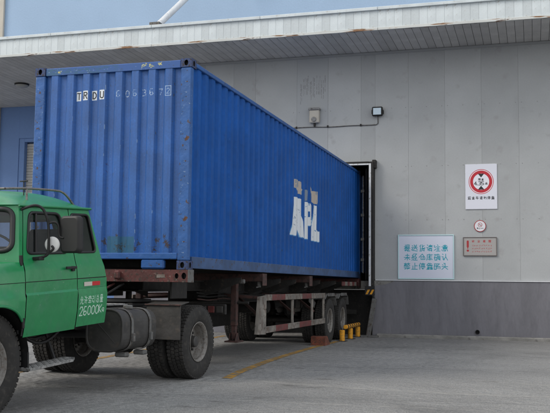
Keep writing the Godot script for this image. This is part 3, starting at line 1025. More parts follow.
func side_texture() -> StandardMaterial3D:
	var W := 2048
	var H := 512
	var c := Canvas.new(W, H, Color(0.14, 0.29, 0.60))
	var a := noise_bytes(201, 0.006, 5, 512)
	var b := noise_bytes(202, 0.05, 4, 512)
	var sc := noise_bytes(203, 0.03, 5, 512)
	var r := RandomNumberGenerator.new()
	r.seed = 21
	for y in H:
		for x in W:
			var i := (y & 511) * 512 + (x & 511)
			var v := 1.0 + (a[(y & 511) * 512 + ((x >> 1) & 511)] - 128) * 0.0006 + (b[i] - 128) * 0.0004 + (sc[((y >> 4) & 511) * 512 + (x & 511)] - 128) * 0.0005
			var q := (y * W + x) * 3
			c.d[q] = int(14 * v); c.d[q + 1] = int(76 * v); c.d[q + 2] = int(147 * v)
	# scuffs, chips and rust
	for k in 420:
		var p := Vector2(r.randf_range(0, W), r.randf_range(0, H))
		if k % 3 == 0: p.y = H - abs(r.randfn(0, 50))
		var l := r.randf_range(1, 7)
		var col: Color = [Color(0.45, 0.50, 0.60), Color(0.30, 0.20, 0.15), Color(0.10, 0.17, 0.35), Color(0.24, 0.38, 0.64)][k % 4]
		c.line(p, p + Vector2(r.randf_range(-1, 1), l if k % 2 else r.randf_range(-1, 1)), r.randf_range(0.8, 2.2), col, r.randf_range(0.3, 0.8), 1.2)
	for k in 50:
		var p := Vector2(r.randf_range(0, W), r.randf_range(0, H * 0.6))
		c.line(p, p + Vector2(r.randf_range(-2, 2), r.randf_range(30, 160)), r.randf_range(2, 6), Color(0.11, 0.35, 0.62) if k % 2 else Color(0.045, 0.26, 0.50), r.randf_range(0.1, 0.3), 4.0)
	# repainted patches
	for k in 9:
		var p := Vector2(r.randf_range(100, W - 200), r.randf_range(40, 400))
		var s := Vector2(r.randf_range(20, 70), r.randf_range(20, 60))
		c.poly(PackedVector2Array([p, p + Vector2(s.x, 2), p + s, p + Vector2(3, s.y)]), Color(0.05, 0.30, 0.60), 0.4)
	# letters: u grows away from the front; the wall is 12.0 m by 2.66 m
	var U := func(z: float, y: float) -> Vector2: return Vector2((11.53 - z) / 11.97 * W, (4.31 - y) / 2.62 * H)
	var white := Color(0.80, 0.82, 0.84)
	var halo := Color(0.42, 0.62, 0.76)
	var shapes := []
	var p0 := func(l: Array) -> PackedVector2Array:
		var out := PackedVector2Array()
		for v in l: out.append(U.call(v[0], v[1]))
		return out
	shapes.append(p0.call([[6.46, 2.29], [6.38, 2.60], [6.26, 3.05], [5.74, 3.04], [5.60, 2.66], [5.50, 2.28], [5.86, 2.28], [5.90, 2.40], [6.06, 2.40], [6.10, 2.29]]))
	shapes.append(p0.call([[5.47, 2.27], [5.47, 3.03], [4.98, 3.02], [4.80, 2.92], [4.78, 2.66], [4.96, 2.56], [5.12, 2.55], [5.13, 2.27]]))
	shapes.append(p0.call([[4.80, 2.26], [4.78, 2.60], [4.70, 3.02], [4.44, 3.02], [4.46, 2.50], [4.18, 2.48], [4.18, 2.26]]))
	for s in shapes:
		var hs := PackedVector2Array()
		for v in s: hs.append(v + Vector2(-3, 3))
		c.poly(hs, halo, 0.75)
	for s in shapes: c.poly(s, white, 1.0)
	c.poly(p0.call([[5.14, 2.86], [5.02, 2.85], [5.01, 2.74], [5.13, 2.72]]), Color(0.065, 0.31, 0.58), 0.95)
	c.poly(p0.call([[6.00, 2.80], [5.95, 2.84], [5.90, 2.60], [6.04, 2.58]]), Color(0.30, 0.42, 0.62), 0.7)
	for k in 26:
		var v: Vector2 = U.call(r.randf_range(5.6, 6.3), r.randf_range(2.4, 2.9))
		c.line(v, v + Vector2(r.randf_range(-8, 8), r.randf_range(-9, 9)), r.randf_range(1, 2), Color(0.30, 0.36, 0.46), 0.75, 1.0)
	for k in 60:
		var v: Vector2 = U.call(r.randf_range(4.2, 6.4), r.randf_range(2.28, 3.0))
		c.line(v, v + Vector2(r.randf_range(-3, 3), r.randf_range(0, 6)), r.randf_range(1, 3), Color(0.065, 0.31, 0.58), 0.7, 1.0)
	# remains of the emblem above the letters
	var tan_ := Color(0.74, 0.67, 0.60)
	c.poly(p0.call([[6.32, 3.45], [6.18, 3.40], [5.70, 3.38], [5.60, 3.24], [5.72, 3.12], [5.96, 3.14], [6.20, 3.24]]), tan_, 0.9)
	c.poly(p0.call([[5.42, 3.28], [5.22, 3.27], [5.26, 3.06], [5.36, 3.04]]), tan_, 0.6)
	c.poly(p0.call([[5.02, 3.38], [4.86, 3.30], [4.30, 3.34], [4.24, 3.22], [4.40, 3.06], [4.74, 3.04], [4.94, 3.18]]), tan_, 0.9)
	for k in 60:
		var v: Vector2 = U.call(r.randf_range(4.25, 6.3), r.randf_range(3.08, 3.44))
		c.line(v, v + Vector2(r.randf_range(-1, 1), r.randf_range(8, 26)), r.randf_range(2, 4), Color(0.80, 0.78, 0.76) if k % 3 == 0 and v.x > 0 and c.d[(int(v.y) * W + int(v.x)) * 3] > 90 else Color(0.065, 0.31, 0.58), 0.6, 1.2)
	var m := StandardMaterial3D.new()
	m.albedo_texture = c.tex()
	m.roughness = 0.55
	m.metallic_specular = 0.3
	m.cull_mode = BaseMaterial3D.CULL_DISABLED
	return m

func front_texture() -> StandardMaterial3D:
	# 2.11 m by 2.56 m of the front wall
	var W := 1024
	var H := 1242
	var c := Canvas.new(W, H, Color(0.15, 0.29, 0.60))
	var a := noise_bytes(211, 0.006, 5, 512)
	var b := noise_bytes(212, 0.05, 4, 512)
	var sc := noise_bytes(213, 0.03, 5, 512)
	var r := RandomNumberGenerator.new()
	r.seed = 22
	for y in H:
		for x in W:
			var v := 1.0 + (a[((y >> 1) & 511) * 512 + ((x >> 1) & 511)] - 128) * 0.0007 + (b[(y & 511) * 512 + (x & 511)] - 128) * 0.0005 + (sc[((y >> 5) & 511) * 512 + (x & 511)] - 128) * 0.0005
			var q := (y * W + x) * 3
			c.d[q] = int(34 * v); c.d[q + 1] = int(84 * v); c.d[q + 2] = int(149 * v)
	for k in 520:
		var p := Vector2(r.randf_range(0, W), r.randf_range(0, H))
		if k % 3 == 0: p.y = H - abs(r.randfn(0, 90))
		var l := r.randf_range(2, 18)
		var col: Color = [Color(0.62, 0.66, 0.74), Color(0.26, 0.16, 0.12), Color(0.10, 0.16, 0.36), Color(0.33, 0.44, 0.68)][k % 4]
		c.line(p, p + Vector2(r.randf_range(-2, 2), l if k % 2 else r.randf_range(-3, 3)), r.randf_range(1.0, 3.0), col, r.randf_range(0.3, 0.8), 1.5)
	# rust blooms low down and on the fold edges
	for k in 26:
		var p := Vector2(r.randf_range(0, W), H - r.randf_range(10, 130))
		for j in 10:
			c.line(p + Vector2(r.randfn(0, 7), r.randfn(0, 9)), p + Vector2(r.randfn(0, 7), r.randfn(0, 9)), r.randf_range(2, 6), Color(0.24, 0.14, 0.11), 0.5, 2.0)
	for k in 34:
		var p := Vector2((floor(r.randf_range(0, 8)) + (0.38 if k % 2 else 0.78)) * 0.2545 / 2.11 * W, r.randf_range(0, H))
		c.line(p, p + Vector2(r.randf_range(-1, 1), r.randf_range(4, 34)), r.randf_range(1.5, 4), [Color(0.60, 0.64, 0.72), Color(0.24, 0.16, 0.14)][k % 2], 0.7, 1.5)
	# teal touch-up patch and a faint scrawl
	var X := func(x: float, y: float) -> Vector2: return Vector2((x + 2.274) / 2.11 * W, (4.272 - y) / 2.56 * H)
	var v0: Vector2 = X.call(-1.24, 1.95)
	var v1: Vector2 = X.call(-0.81, 1.72)
	c.poly(PackedVector2Array([v0, Vector2(v1.x, v0.y + 4), v1, Vector2(v0.x, v1.y)]), Color(0.12, 0.34, 0.45), 0.85)
	for k in 40:
		var p: Vector2 = X.call(-1.05, 1.80) + Vector2(r.randfn(0, 22), r.randfn(0, 14))
		c.line(p, p + Vector2(r.randf_range(-8, 8), r.randf_range(-8, 8)), r.randf_range(2, 7), Color(0.22, 0.15, 0.11), 0.5, 2.0)
	for q in [[-1.88, 3.02, 0.10], [-1.66, 2.98, 0.09], [-1.30, 2.95, 0.08]]:
		for k in 3:
			var p: Vector2 = X.call(q[0] + r.randf_range(-0.03, 0.03), q[1] + r.randf_range(-0.08, 0.08))
			c.line(p, p + Vector2(r.randf_range(-22, 22), r.randf_range(10, 26)), 3.0, Color(0.18, 0.16, 0.34), 0.7, 1.5)
	# owner code in dark letters on white patches, then worn white figures
	var ink := Color(0.08, 0.09, 0.12)
	var wh := Color(0.86, 0.87, 0.88)
	var row := 3.955
	for q in [["T", -1.752], ["R", -1.625], ["D", -1.503], ["U", -1.366]]:
		var p: Vector2 = X.call(q[1], row)
		c.poly(PackedVector2Array([p + Vector2(-18, -33), p + Vector2(18, -34), p + Vector2(18, 33), p + Vector2(-17, 34)]), wh, 0.95)
		c.glyph(G[q[0]], p.x - 13, p.y - 24, 26, 48, 7.5, ink)
	var figs := ["6", "0", "6", "3", "6", "7"]
	var fx := [-1.113, -0.99, -0.856, -0.733, -0.602, -0.482]
	for k in 6:
		var p: Vector2 = X.call(fx[k], row)
		c.glyph(G[figs[k]], p.x - 13, p.y - 23, 26, 46, 5.0, Color(0.72, 0.76, 0.82), [0.7, 0.9, 0.65, 0.95, 0.75, 0.75][k])
		for j in 7: c.line(p + Vector2(r.randf_range(-16, 16), r.randf_range(-26, 26)), p + Vector2(r.randf_range(-16, 16), r.randf_range(-26, 26)), 3.5, Color(0.14, 0.335, 0.59), 0.9, 1.5)
	var bxp: Vector2 = X.call(-0.352, row)
	for e in [[-20, -34, 20, -34], [20, -34, 20, 30], [20, 30, -20, 30], [-20, 30, -20, -34]]:
		c.line(bxp + Vector2(e[0], e[1]), bxp + Vector2(e[2], e[3]), 4.0, Color(0.74, 0.78, 0.83), 0.8)
	c.glyph(G["2"], bxp.x - 11, bxp.y - 20, 22, 38, 4.5, Color(0.72, 0.76, 0.82), 0.6)
	var m := StandardMaterial3D.new()
	m.albedo_texture = c.tex()
	m.roughness = 0.48
	m.cull_mode = BaseMaterial3D.CULL_DISABLED
	return m

func header_print(t: Node, hl: float) -> void:
	var c := Canvas.new(1024, 48, Color(0.14, 0.31, 0.56))
	var r := RandomNumberGenerator.new()
	r.seed = 12
	for k in 260:
		var p := Vector2(pow(r.randf(), 1.6) * 560.0, r.randf_range(0, 48))
		c.line(p, p + Vector2(r.randf_range(4, 40), r.randf_range(-3, 3)), r.randf_range(2, 8), Color(0.13, 0.33, 0.45), r.randf_range(0.2, 0.6), 3.0)
	for q in [[106, 24], [742, 20], [760, 14], [800, 18], [818, 26], [868, 10], [880, 16]]:
		for j in 6:
			var p := Vector2(q[0] + r.randfn(0, 5), q[1] + r.randfn(0, 6))
			c.line(p, p + Vector2(r.randf_range(-8, 8), r.randf_range(-6, 6)), r.randf_range(3, 7), Color(0.80, 0.74, 0.42), 0.8, 1.5)
	for k in 70:
		var p := Vector2(r.randf_range(0, 1024), r.randf_range(0, 48))
		c.line(p, p + Vector2(r.randf_range(-9, 9), r.randf_range(-2, 2)), r.randf_range(1, 3), [Color(0.70, 0.72, 0.76), Color(0.22, 0.15, 0.13)][k % 2], 0.7, 1.2)
	var m := StandardMaterial3D.new()
	m.albedo_texture = c.tex()
	m.roughness = 0.55
	m.cull_mode = BaseMaterial3D.CULL_DISABLED
	var st := mb()
	quad_uv(st, [Vector3(-1.045, CH - 0.118, hl - 0.010), Vector3(1.045, CH - 0.118, hl - 0.010), Vector3(1.045, CH - 0.022, hl - 0.010), Vector3(-1.045, CH - 0.022, hl - 0.010)], [Vector2(0, 1), Vector2(1, 1), Vector2(1, 0), Vector2(0, 0)])
	obj("header_paint", st, m, t)

func build_container() -> void:
	var O := Vector3(-CW * 0.5, 1.5, 11.642 - CL * 0.5)
	var t := thing("shipping_container", "long blue corrugated shipping container on the trailer, backed into the dock", "container", O)
	var hw := CW * 0.5
	var hl := CL * 0.5
	for sx in [-1.0, 1.0]:
		for sz in [-1.0, 1.0]:
			for sy in [0, 1]:
				corner_casting("corner_casting", t, Vector3(sx * (hw - 0.081), 0.059 if sy == 0 else CH - 0.059, sz * (hl - 0.089)), sx, sy, sz)
			var p := mb()
			bx(p, sx * (hw - 0.005), sx * (hw - 0.160), 0.119, CH - 0.119, sz * (hl - 0.006), sz * (hl - 0.10), 0.012)
			obj("corner_post", p, M.blue_post, t)
	var sm := side_texture()
	for sx in [-1.0, 1.0]:
		var st := mb()
		corrugated(st, 11.97, 0.175, CH - 0.085, 0.278, 0.036, func(a: float, y: float, o: float) -> Vector3: return Vector3(sx * (hw - 0.022 + o), y, 11.985 - hl - a - (CL - 12.192)))
		obj("side_wall", st, sm, t)
		# bottom rail, lipped
		var rl := mb()
		bx(rl, sx * (hw - 0.008), sx * (hw - 0.05), 0.03, 0.178, -hl + 0.18, hl - 0.18, 0.006)
		bx(rl, sx * (hw - 0.002), sx * (hw - 0.07), 0.018, 0.034, -hl + 0.182, hl - 0.182, 0.004)
		obj("bottom_rail", rl, M.blue_rail, t)
		var tr := mb()
		bx(tr, sx * (hw - 0.002), sx * (hw - 0.062), CH - 0.088, CH - 0.026, -hl + 0.18, hl - 0.18, 0.008)
		obj("top_rail", tr, M.blue, t)
	# front wall
	var fw := mb()
	corrugated(fw, 2.11, 0.215, CH - 0.118, 0.2545, 0.045, func(a: float, y: float, o: float) -> Vector3: return Vector3(-1.055 + a, y, hl - 0.018 + o))
	obj("front_wall", fw, front_texture(), t)
	var fh := mb()
	bx(fh, -hw + 0.164, hw - 0.164, CH - 0.122, CH - 0.012, hl - 0.075, hl - 0.012, 0.010)
	var hm: StandardMaterial3D = mat(worn(81, Color(0.19, 0.33, 0.58), 0.25, 0.08, [[Color(0.14, 0.30, 0.50), 0.60, 4.0, 0.2]], 512), 0.55, 2.2)
	obj("header_rail", fh, hm, t)
	header_print(t, hl)
	var fs := mb()
	bx(fs, -hw + 0.162, hw - 0.162, 0.135, 0.222, hl - 0.09, hl - 0.008, 0.010)
	obj("front_sill", fs, M.blue, t)
	for sx in [-1.0, 1.0]:
		var lg := mb()
		bx(lg, sx * 0.52, sx * 0.86, 0.004, 0.136, hl - 0.10, hl - 0.014, 0.02)
		obj("sill_block", lg, M.blue, t)
	# roof, floor and cross members
	var rf := mb()
	corrugated(rf, 11.9, -hw + 0.05, hw - 0.05, 0.21, 0.02, func(a: float, y: float, o: float) -> Vector3: return Vector3(y, CH - 0.022 + o, hl - 0.14 - a))
	obj("roof", rf, M.blue, t)
	var fl := mb()
	bx(fl, -hw + 0.07, hw - 0.07, 0.14, 0.17, -hl + 0.1, hl - 0.12)
	obj("floor", fl, M.dark, t)
	var cm := mb()
	bx(cm, -hw + 0.075, hw - 0.075, 0.03, 0.138, -0.03, 0.03, 0.006)
	var cmm := meshof(cm, M.dark)
	for k in 30: piece("cross_member", cmm, Vector3(0, 0, -hl + 0.6 + k * 0.38), t)
	# rear frame and doors swung open into the dock
	var rh := mb()
	bx(rh, -hw + 0.162, hw - 0.162, CH - 0.12, CH - 0.01, -hl + 0.02, -hl + 0.12)
	obj("rear_header", rh, M.blue, t)
	var rs := mb()
	bx(rs, -hw + 0.162, hw - 0.162, 0.01, 0.14, -hl + 0.01, -hl + 0.12)
	obj("rear_sill", rs, M.blue, t)
	for sx in [-1.0, 1.0]:
		var d := mb()
		bx(d, sx * (hw + 0.065), sx * (hw + 0.015), 0.16, CH - 0.14, -hl - 1.15, -hl - 0.005, 0.01)
		var dd := obj("door", d, M.blue, t)
		var gk := mb()
		bx(gk, sx * (hw + 0.085), sx * (hw + 0.045), 0.14, CH - 0.12, -hl - 0.002, -hl + 0.035, 0.008)
		obj("gasket", gk, M.deck, dd)
		for y in [0.5, 1.05, 1.7, 2.35]:
			var hg := mb()
			bx(hg, sx * (hw + 0.004), sx * (hw + 0.10), y - 0.04, y + 0.04, -hl + 0.002, -hl + 0.06, 0.008)
			obj("hinge", hg, M.deck, dd)

# ------------------------------------------------------------------ wheels
func tyre_mesh() -> ArrayMesh:
	var st := mb()
	var h := [Vector2(0.095, 0.262), Vector2(0.118, 0.285), Vector2(0.133, 0.335), Vector2(0.138, 0.39), Vector2(0.132, 0.44), Vector2(0.120, 0.474), Vector2(0.112, 0.488)]
	var prof := []
	for v in h: prof.append(v)
	prof.append(Vector2(0.10, 0.492))
	for k in range(prof.size() - 1, -1, -1): prof.append(Vector2(-prof[k].x, prof[k].y))
	lathe(st, prof, Vector3.ZERO, Basis.IDENTITY, 48)
	# tread: shoulder lugs and centre blocks
	var n := 58
	for k in n:
		for s in [-1.0, 1.0]:
			var a: float = TAU * (k + (0.0 if s > 0 else 0.5)) / n
			var b := Basis(Vector3.RIGHT, a)
			box(st, b * Vector3(s * 0.092, 0.492, 0), Vector3(0.052, 0.026, 0.041), b, 0.004)
			var b2 := Basis(Vector3.RIGHT, a + 0.03) * Basis(Vector3.UP, s * 0.35)
			box(st, Basis(Vector3.RIGHT, a + 0.03) * Vector3(s * 0.030, 0.494, 0), Vector3(0.050, 0.026, 0.044), b2, 0.003)
	return meshof(st, M.tyre)

func make_wheel(parent: Node, at: Vector3, turn: float, tm: ArrayMesh, dish: bool, nut_mesh: ArrayMesh) -> Node3D:
	# outer face along +x
	var w := thing_part("wheel", parent)
	w.position = at
	w.rotation.y = turn
	var ty := piece("tyre", tm, Vector3.ZERO, w)
	ty.rotation.x = at.z * 1.7
	var st := mb()
	var disc := -0.045 if dish else 0.075
	var prof := [Vector2(0.122, 0.278), Vector2(0.128, 0.272), Vector2(0.120, 0.262), Vector2(0.105, 0.250), Vector2(0.085, 0.238), Vector2(disc + 0.02, 0.226), Vector2(disc + 0.004, 0.214), Vector2(disc, 0.20), Vector2(disc + 0.012, 0.175), Vector2(disc + 0.012, 0.105)]
	lathe(st, prof, Vector3.ZERO, Basis.IDENTITY, 40)
	lathe(st, [Vector2(-0.122, 0.278), Vector2(-0.105, 0.250), Vector2(-0.06, 0.235), Vector2(0.09, 0.236)], Vector3.ZERO, Basis.IDENTITY, 32)
	obj("rim", st, M.rim, w)
	var hb := mb()
	var z := disc + 0.012
	lathe(hb, [Vector2(z - 0.002, 0.108), Vector2(z + 0.03, 0.100), Vector2(z + 0.045, 0.082), Vector2(z + 0.11 if dish else z + 0.07, 0.076), Vector2(z + 0.12 if dish else z + 0.08, 0.06), Vector2(z + 0.122 if dish else z + 0.082, 0.0)], Vector3.ZERO, Basis.IDENTITY, 24, false)
	obj("hub", hb, M.tank, w)
	for k in 10:
		var a := TAU * k / 10.0
		piece("nut", nut_mesh, Vector3(z, cos(a) * 0.142, sin(a) * 0.142), w)
	return w

# ------------------------------------------------------------------ trailer
func build_trailer(tm: ArrayMesh, nm: ArrayMesh) -> void:
	var O := Vector3(-1.22, 0, 2.3)
	var t := thing("semi_trailer", "skeletal red brown container trailer under the blue container", "trailer", O)
	var Z := func(z: float) -> float: return z - O.z
	for sx in [-1.0, 1.0]:
		var st := mb()
		# I beam with goose neck
		for seg in [[-0.5, 8.4, 0.98, 1.36], [8.4, 11.40, 1.20, 1.36]]:
			var z0: float = Z.call(seg[0])
			var z1: float = Z.call(seg[1])
			bx(st, sx * 0.46 - 0.008, sx * 0.46 + 0.008, seg[2] + 0.016, seg[3] - 0.016, z0, z1, 0.002)
			bx(st, sx * 0.46 - 0.075, sx * 0.46 + 0.075, seg[3] - 0.016, seg[3], z0, z1, 0.003)
			bx(st, sx * 0.46 - 0.075, sx * 0.46 + 0.075, seg[2], seg[2] + 0.016, z0, z1, 0.003)
		obj("main_beam", st, M.dark, t)
	for z in [10.6, 9.9, 9.2, 7.4, 6.4, 5.4, 4.4, 3.6, 2.2, 1.0, 0.2]:
		var c := mb()
		bx(c, -0.45, 0.45, 1.21, 1.33, Z.call(z) - 0.05, Z.call(z) + 0.05)
		obj("cross_member", c, M.dark, t)
	# front bolster with locking holes in its ends
	var fb := CSGBox3D.new()
	fb.name = "front_bolster"
	fb.size = Vector3(2.46, 0.165, 0.20)
	fb.position = Vector3(0, 1.412, Z.call(11.56))
	fb.material = M.red
	for sx in [-1.0, 1.0]:
		for q in [[sx * 1.07, 0.028], [sx * 1.175, 0.034]]:
			var h := CSGCylinder3D.new()
			h.operation = CSGShape3D.OPERATION_SUBTRACTION
			h.radius = q[1]
			h.height = 0.16
			h.sides = 16
			h.material = M.black
			h.transform = Transform3D(Basis(Vector3(1, 0, 0), Vector3(0, 0, 1), Vector3(0, -1.3, 0)), Vector3(q[0], 0, 0.1))
			fb.add_child(h)
		var h2 := CSGCylinder3D.new()
		h2.operation = CSGShape3D.OPERATION_SUBTRACTION
		h2.radius = 0.032
		h2.height = 0.12
		h2.sides = 16
		h2.material = M.black
		h2.transform = Transform3D(Basis(Vector3(0, 0, 1), Vector3(1, 0, 0), Vector3(0, 1.4, 0)), Vector3(sx * 1.23, 0, 0.0))
		fb.add_child(h2)
	t.add_child(fb, true)
	for sx in [-1.0, 1.0]:
		var ep := mb()
		bx(ep, sx * 1.232, sx * 1.246, 1.325, 1.497, Z.call(11.475), Z.call(11.665), 0.004)
		obj("end_plate", ep, M.steel, t)
	var tg := mb()
	bx(tg, 0.16, 0.25, 1.36, 1.48, Z.call(11.661), Z.call(11.72), 0.02)
	obj("lamp_bracket", tg, M.red, t)
	var lab := mb()
	bx(lab, 0.78, 0.90, 1.385, 1.43, Z.call(11.6605), Z.call(11.664), 0.001)
	obj("data_plate", lab, M.band_white, t)
	# mid and rear bolsters
	for q in [[8.15, 1.36, 1.495, M.brown], [4.9, 1.36, 1.495, M.brown], [-0.42, 1.32, 1.497, M.red]]:
		var m := mb()
		bx(m, -1.215, 1.215, q[1], q[2], Z.call(q[0]) - 0.11, Z.call(q[0]) + 0.11, 0.008)
		var o := obj("bolster", m, q[3], t)
		for sx in [-1.0, 1.0]:
			var e := mb()
			bx(e, sx * 1.217, sx * 1.225, q[1] - 0.07, q[2] + 0.0, Z.call(q[0]) - 0.12, Z.call(q[0]) + 0.12, 0.003)
			obj("end_plate", e, q[3], o)
			var lk := mb()
			cyl(lk, Vector3(sx * 1.12, q[1] - 0.10, Z.call(q[0])), Vector3(sx * 1.12, q[1], Z.call(q[0])), 0.035, 12)
			bar(lk, Vector3(sx * 1.12, q[1] - 0.09, Z.call(q[0])), Vector3(sx * 1.12, q[1] - 0.10, Z.call(q[0]) + 0.14), 0.02, 0.02)
			obj("twist_lock", lk, M.steel, o)
	# outriggers and the side rub rail with reflective bands near the rear
	for sx in [-1.0, 1.0]:
		for z in [9.25, 7.0, 5.9, 3.9, 2.3, 0.9]:
			var g := mb()
			prism(g, PackedVector2Array([Vector2(0.46, 1.36), Vector2(1.17, 1.42), Vector2(1.17, 1.34), Vector2(0.46, 1.08)]) if sx > 0 else PackedVector2Array([Vector2(-0.46, 1.36), Vector2(-0.46, 1.08), Vector2(-1.17, 1.34), Vector2(-1.17, 1.42)]), Z.call(z) - 0.006, Z.call(z) + 0.006, Transform3D.IDENTITY)
			obj("outrigger", g, M.dark, t)
		var ra := mb()
		var rb := mb()
		for k in 8:
			bx(ra if k % 2 else rb, sx * 1.19, sx * 1.222, 1.30, 1.40, Z.call(1.75) - k * 0.285, Z.call(1.75) - (k + 1) * 0.285, 0.004)
		obj2("marker_rail", [[ra, M.band_white], [rb, M.band_red]], t)
		var tl := mb()
		bx(tl, sx * 1.07, sx * 1.15, 1.32, 1.39, Z.call(8.98), Z.call(9.05), 0.01)
		obj("side_marker_lamp", tl, M.steel, t)
	# landing gear
	for sx in [-1.0, 1.0]:
		var lx: float = sx * 0.87
		var l := mb()
		bx(l, lx - 0.05, lx + 0.05, 0.62, 1.34, Z.call(8.70) - 0.055, Z.call(8.70) + 0.055, 0.008)
		bx(l, lx - 0.038, lx + 0.038, 0.40, 0.62, Z.call(8.70) - 0.042, Z.call(8.70) + 0.042, 0.006)
		var lo := obj("landing_leg", l, M.brown, t)
		var f := mb()
		bx(f, lx - 0.12, lx + 0.12, 0.35, 0.375, Z.call(8.70) - 0.15, Z.call(8.70) + 0.15, 0.006)
		prism(f, PackedVector2Array([Vector2(-0.11, 0.376), Vector2(0.11, 0.376), Vector2(0.04, 0.50), Vector2(-0.04, 0.50)]), lx - 0.06, lx - 0.053, Transform3D(Basis(Vector3(0, 0, 1), Vector3.UP, Vector3(1, 0, 0)), Vector3(0, 0, Z.call(8.70))))
		prism(f, PackedVector2Array([Vector2(-0.11, 0.376), Vector2(0.11, 0.376), Vector2(0.04, 0.50), Vector2(-0.04, 0.50)]), lx + 0.053, lx + 0.06, Transform3D(Basis(Vector3(0, 0, 1), Vector3.UP, Vector3(1, 0, 0)), Vector3(0, 0, Z.call(8.70))))
		obj("foot", f, M.brown, lo)
		var br := mb()
		bar(br, Vector3(lx, 0.70, Z.call(8.62)), Vector3(sx * 0.5, 1.02, Z.call(7.5)), 0.04, 0.06)
		obj("brace", br, M.dark, t)
	var cr := mb()
	cyl(cr, Vector3(-0.9, 1.0, Z.call(8.70)), Vector3(1.12, 1.0, Z.call(8.70)), 0.022, 10)
	obj("gear_shaft", cr, M.dark, t)
	# side guards
	for sx in [-1.0, 1.0]:
		var sg := thing_part("side_guard", t)
		var fp := mb()
		prism(fp, PackedVector2Array([Vector2(8.02, 0.45), Vector2(8.50, 0.47), Vector2(8.36, 1.10), Vector2(8.00, 1.12)]), sx * 1.16, sx * 1.215, Transform3D(Basis(Vector3(0, 0, 1), Vector3.UP, Vector3(1, 0, 0)), Vector3(0, 0, -O.z)))
		obj("front_plate", fp, M.band_white, sg)
		for q in [[1.03, 1.135, [7.995, 7.65, 6.8, 5.55, 4.8, 3.55]], [0.47, 0.58, [7.995, 7.4, 6.6, 5.75, 4.8, 3.55]]]:
			var bands: Array = q[2]
			var a := mb()
			var b := mb()
			for k in 5:
				bx(b if (k % 2 == 0) else a, sx * 1.175, sx * 1.215, q[0], q[1], Z.call(bands[k]), Z.call(bands[k + 1]), 0.005)
			obj2("rail", [[a, M.band_red], [b, M.band_white]], sg)
		for z in [6.2, 4.65, 3.62]:
			var u := mb()
			bx(u, sx * 1.165, sx * 1.205, 0.581, 1.029, Z.call(z) - 0.03, Z.call(z) + 0.03, 0.005)
			obj("upright", u, M.band_white, sg)
		for z in [8.2, 6.0, 4.4]:
			var u := mb()
			bar(u, Vector3(sx * 1.16, 0.75, Z.call(z)), Vector3(sx * 0.5, 1.10, Z.call(z - 0.7)), 0.04, 0.05)
			bar(u, Vector3(sx * 1.16, 1.08, Z.call(z)), Vector3(sx * 0.5, 1.12, Z.call(z)), 0.04, 0.05)
			obj("stay", u, M.brown, sg)
	# axles, wheels, mudguards, springs
	for z in [3.0, 1.62]:
		var ax := mb()
		cyl(ax, Vector3(-1.05, 0.5, Z.call(z)), Vector3(1.05, 0.5, Z.call(z)), 0.065, 16)
		obj("axle", ax, M.dark, t)
		for sx in [-1.0, 1.0]:
			make_wheel(t, Vector3(sx * 1.075, 0.508, Z.call(z)), 0.0 if sx > 0 else PI, tm, true, nm)
			make_wheel(t, Vector3(sx * 0.765, 0.508, Z.call(z)), PI if sx > 0 else 0.0, tm, true, nm)
			var mg := mb()
			var path := [Vector2(0.60, 0.86), Vector2(0.56, 1.00), Vector2(0.36, 1.10), Vector2(-0.30, 1.11), Vector2(-0.50, 1.03), Vector2(-0.58, 0.84)]
			for k in path.size() - 1:
				var p: Vector2 = path[k]
				var q: Vector2 = path[k + 1]
				bar(mg, Vector3(sx * 0.92, p.y, Z.call(z) + p.x), Vector3(sx * 0.92, q.y, Z.call(z) + q.x), 0.60, 0.012)
			bx(mg, sx * 1.225, sx * 1.232, 1.06, 1.13, Z.call(z) - 0.3, Z.call(z) + 0.36, 0.002)
			obj("mudguard", mg, M.steel, t)
			var sp := mb()
			for k in 6:
				bx(sp, sx * 0.46 - 0.04, sx * 0.46 + 0.04, 0.60 + k * 0.016, 0.614 + k * 0.016, Z.call(z) - 0.55 + (5 - k) * 0.07, Z.call(z) + 0.55 - (5 - k) * 0.07, 0.002)
			obj("leaf_spring", sp, M.dark, t)
	for sx in [-1.0, 1.0]:
		for z in [3.75, 2.31, 0.9]:
			var hg := mb()
			prism(hg, PackedVector2Array([Vector2(-0.22, 1.0), Vector2(0.22, 1.0), Vector2(0.08, 0.66), Vector2(-0.08, 0.66)]), sx * 0.46 - 0.05, sx * 0.46 + 0.05, Transform3D(Basis(Vector3(0, 0, 1), Vector3.UP, Vector3(1, 0, 0)), Vector3(0, 0, Z.call(z))))
			obj("spring_hanger", hg, M.dark, t)
	# air tank and cable loops below the beams
	var at := mb()
	cyl(at, Vector3(-0.35, 0.86, Z.call(5.2)), Vector3(0.4, 0.86, Z.call(5.2)), 0.14, 18)
	obj("air_tank", at, M.dark, t)
	# added dark box to hide the bright far wall; brake chambers, air lines
	var tb := mb()
	bx(tb, -1.12, -0.55, 0.44, 0.96, Z.call(4.3), Z.call(7.9), 0.02)
	obj("dark_filler_box", tb, M.dark, t)
	for z in [3.0, 1.62]:
		for sx in [-1.0, 1.0]:
			var bc := mb()
			cyl(bc, Vector3(sx * 0.30, 0.62, Z.call(z) + 0.12), Vector3(sx * 0.30, 0.70, Z.call(z) + 0.36), 0.085, 16)
			obj("brake_chamber", bc, M.black, t)
	for q in [[0.56, 1.12, M.black], [0.54, 1.17, M.black], [0.56, 1.07, M.brown]]:
		var al := mb()
		var pts := []
		for k in 40: pts.append(Vector3(q[0] + 0.01 * sin(k * 1.3), q[1] - 0.025 * abs(sin(k * 0.55)), Z.call(9.6 - k * 0.2)))
		tube(al, pts, 0.011, 6)
		obj("air_line", al, q[2], t)
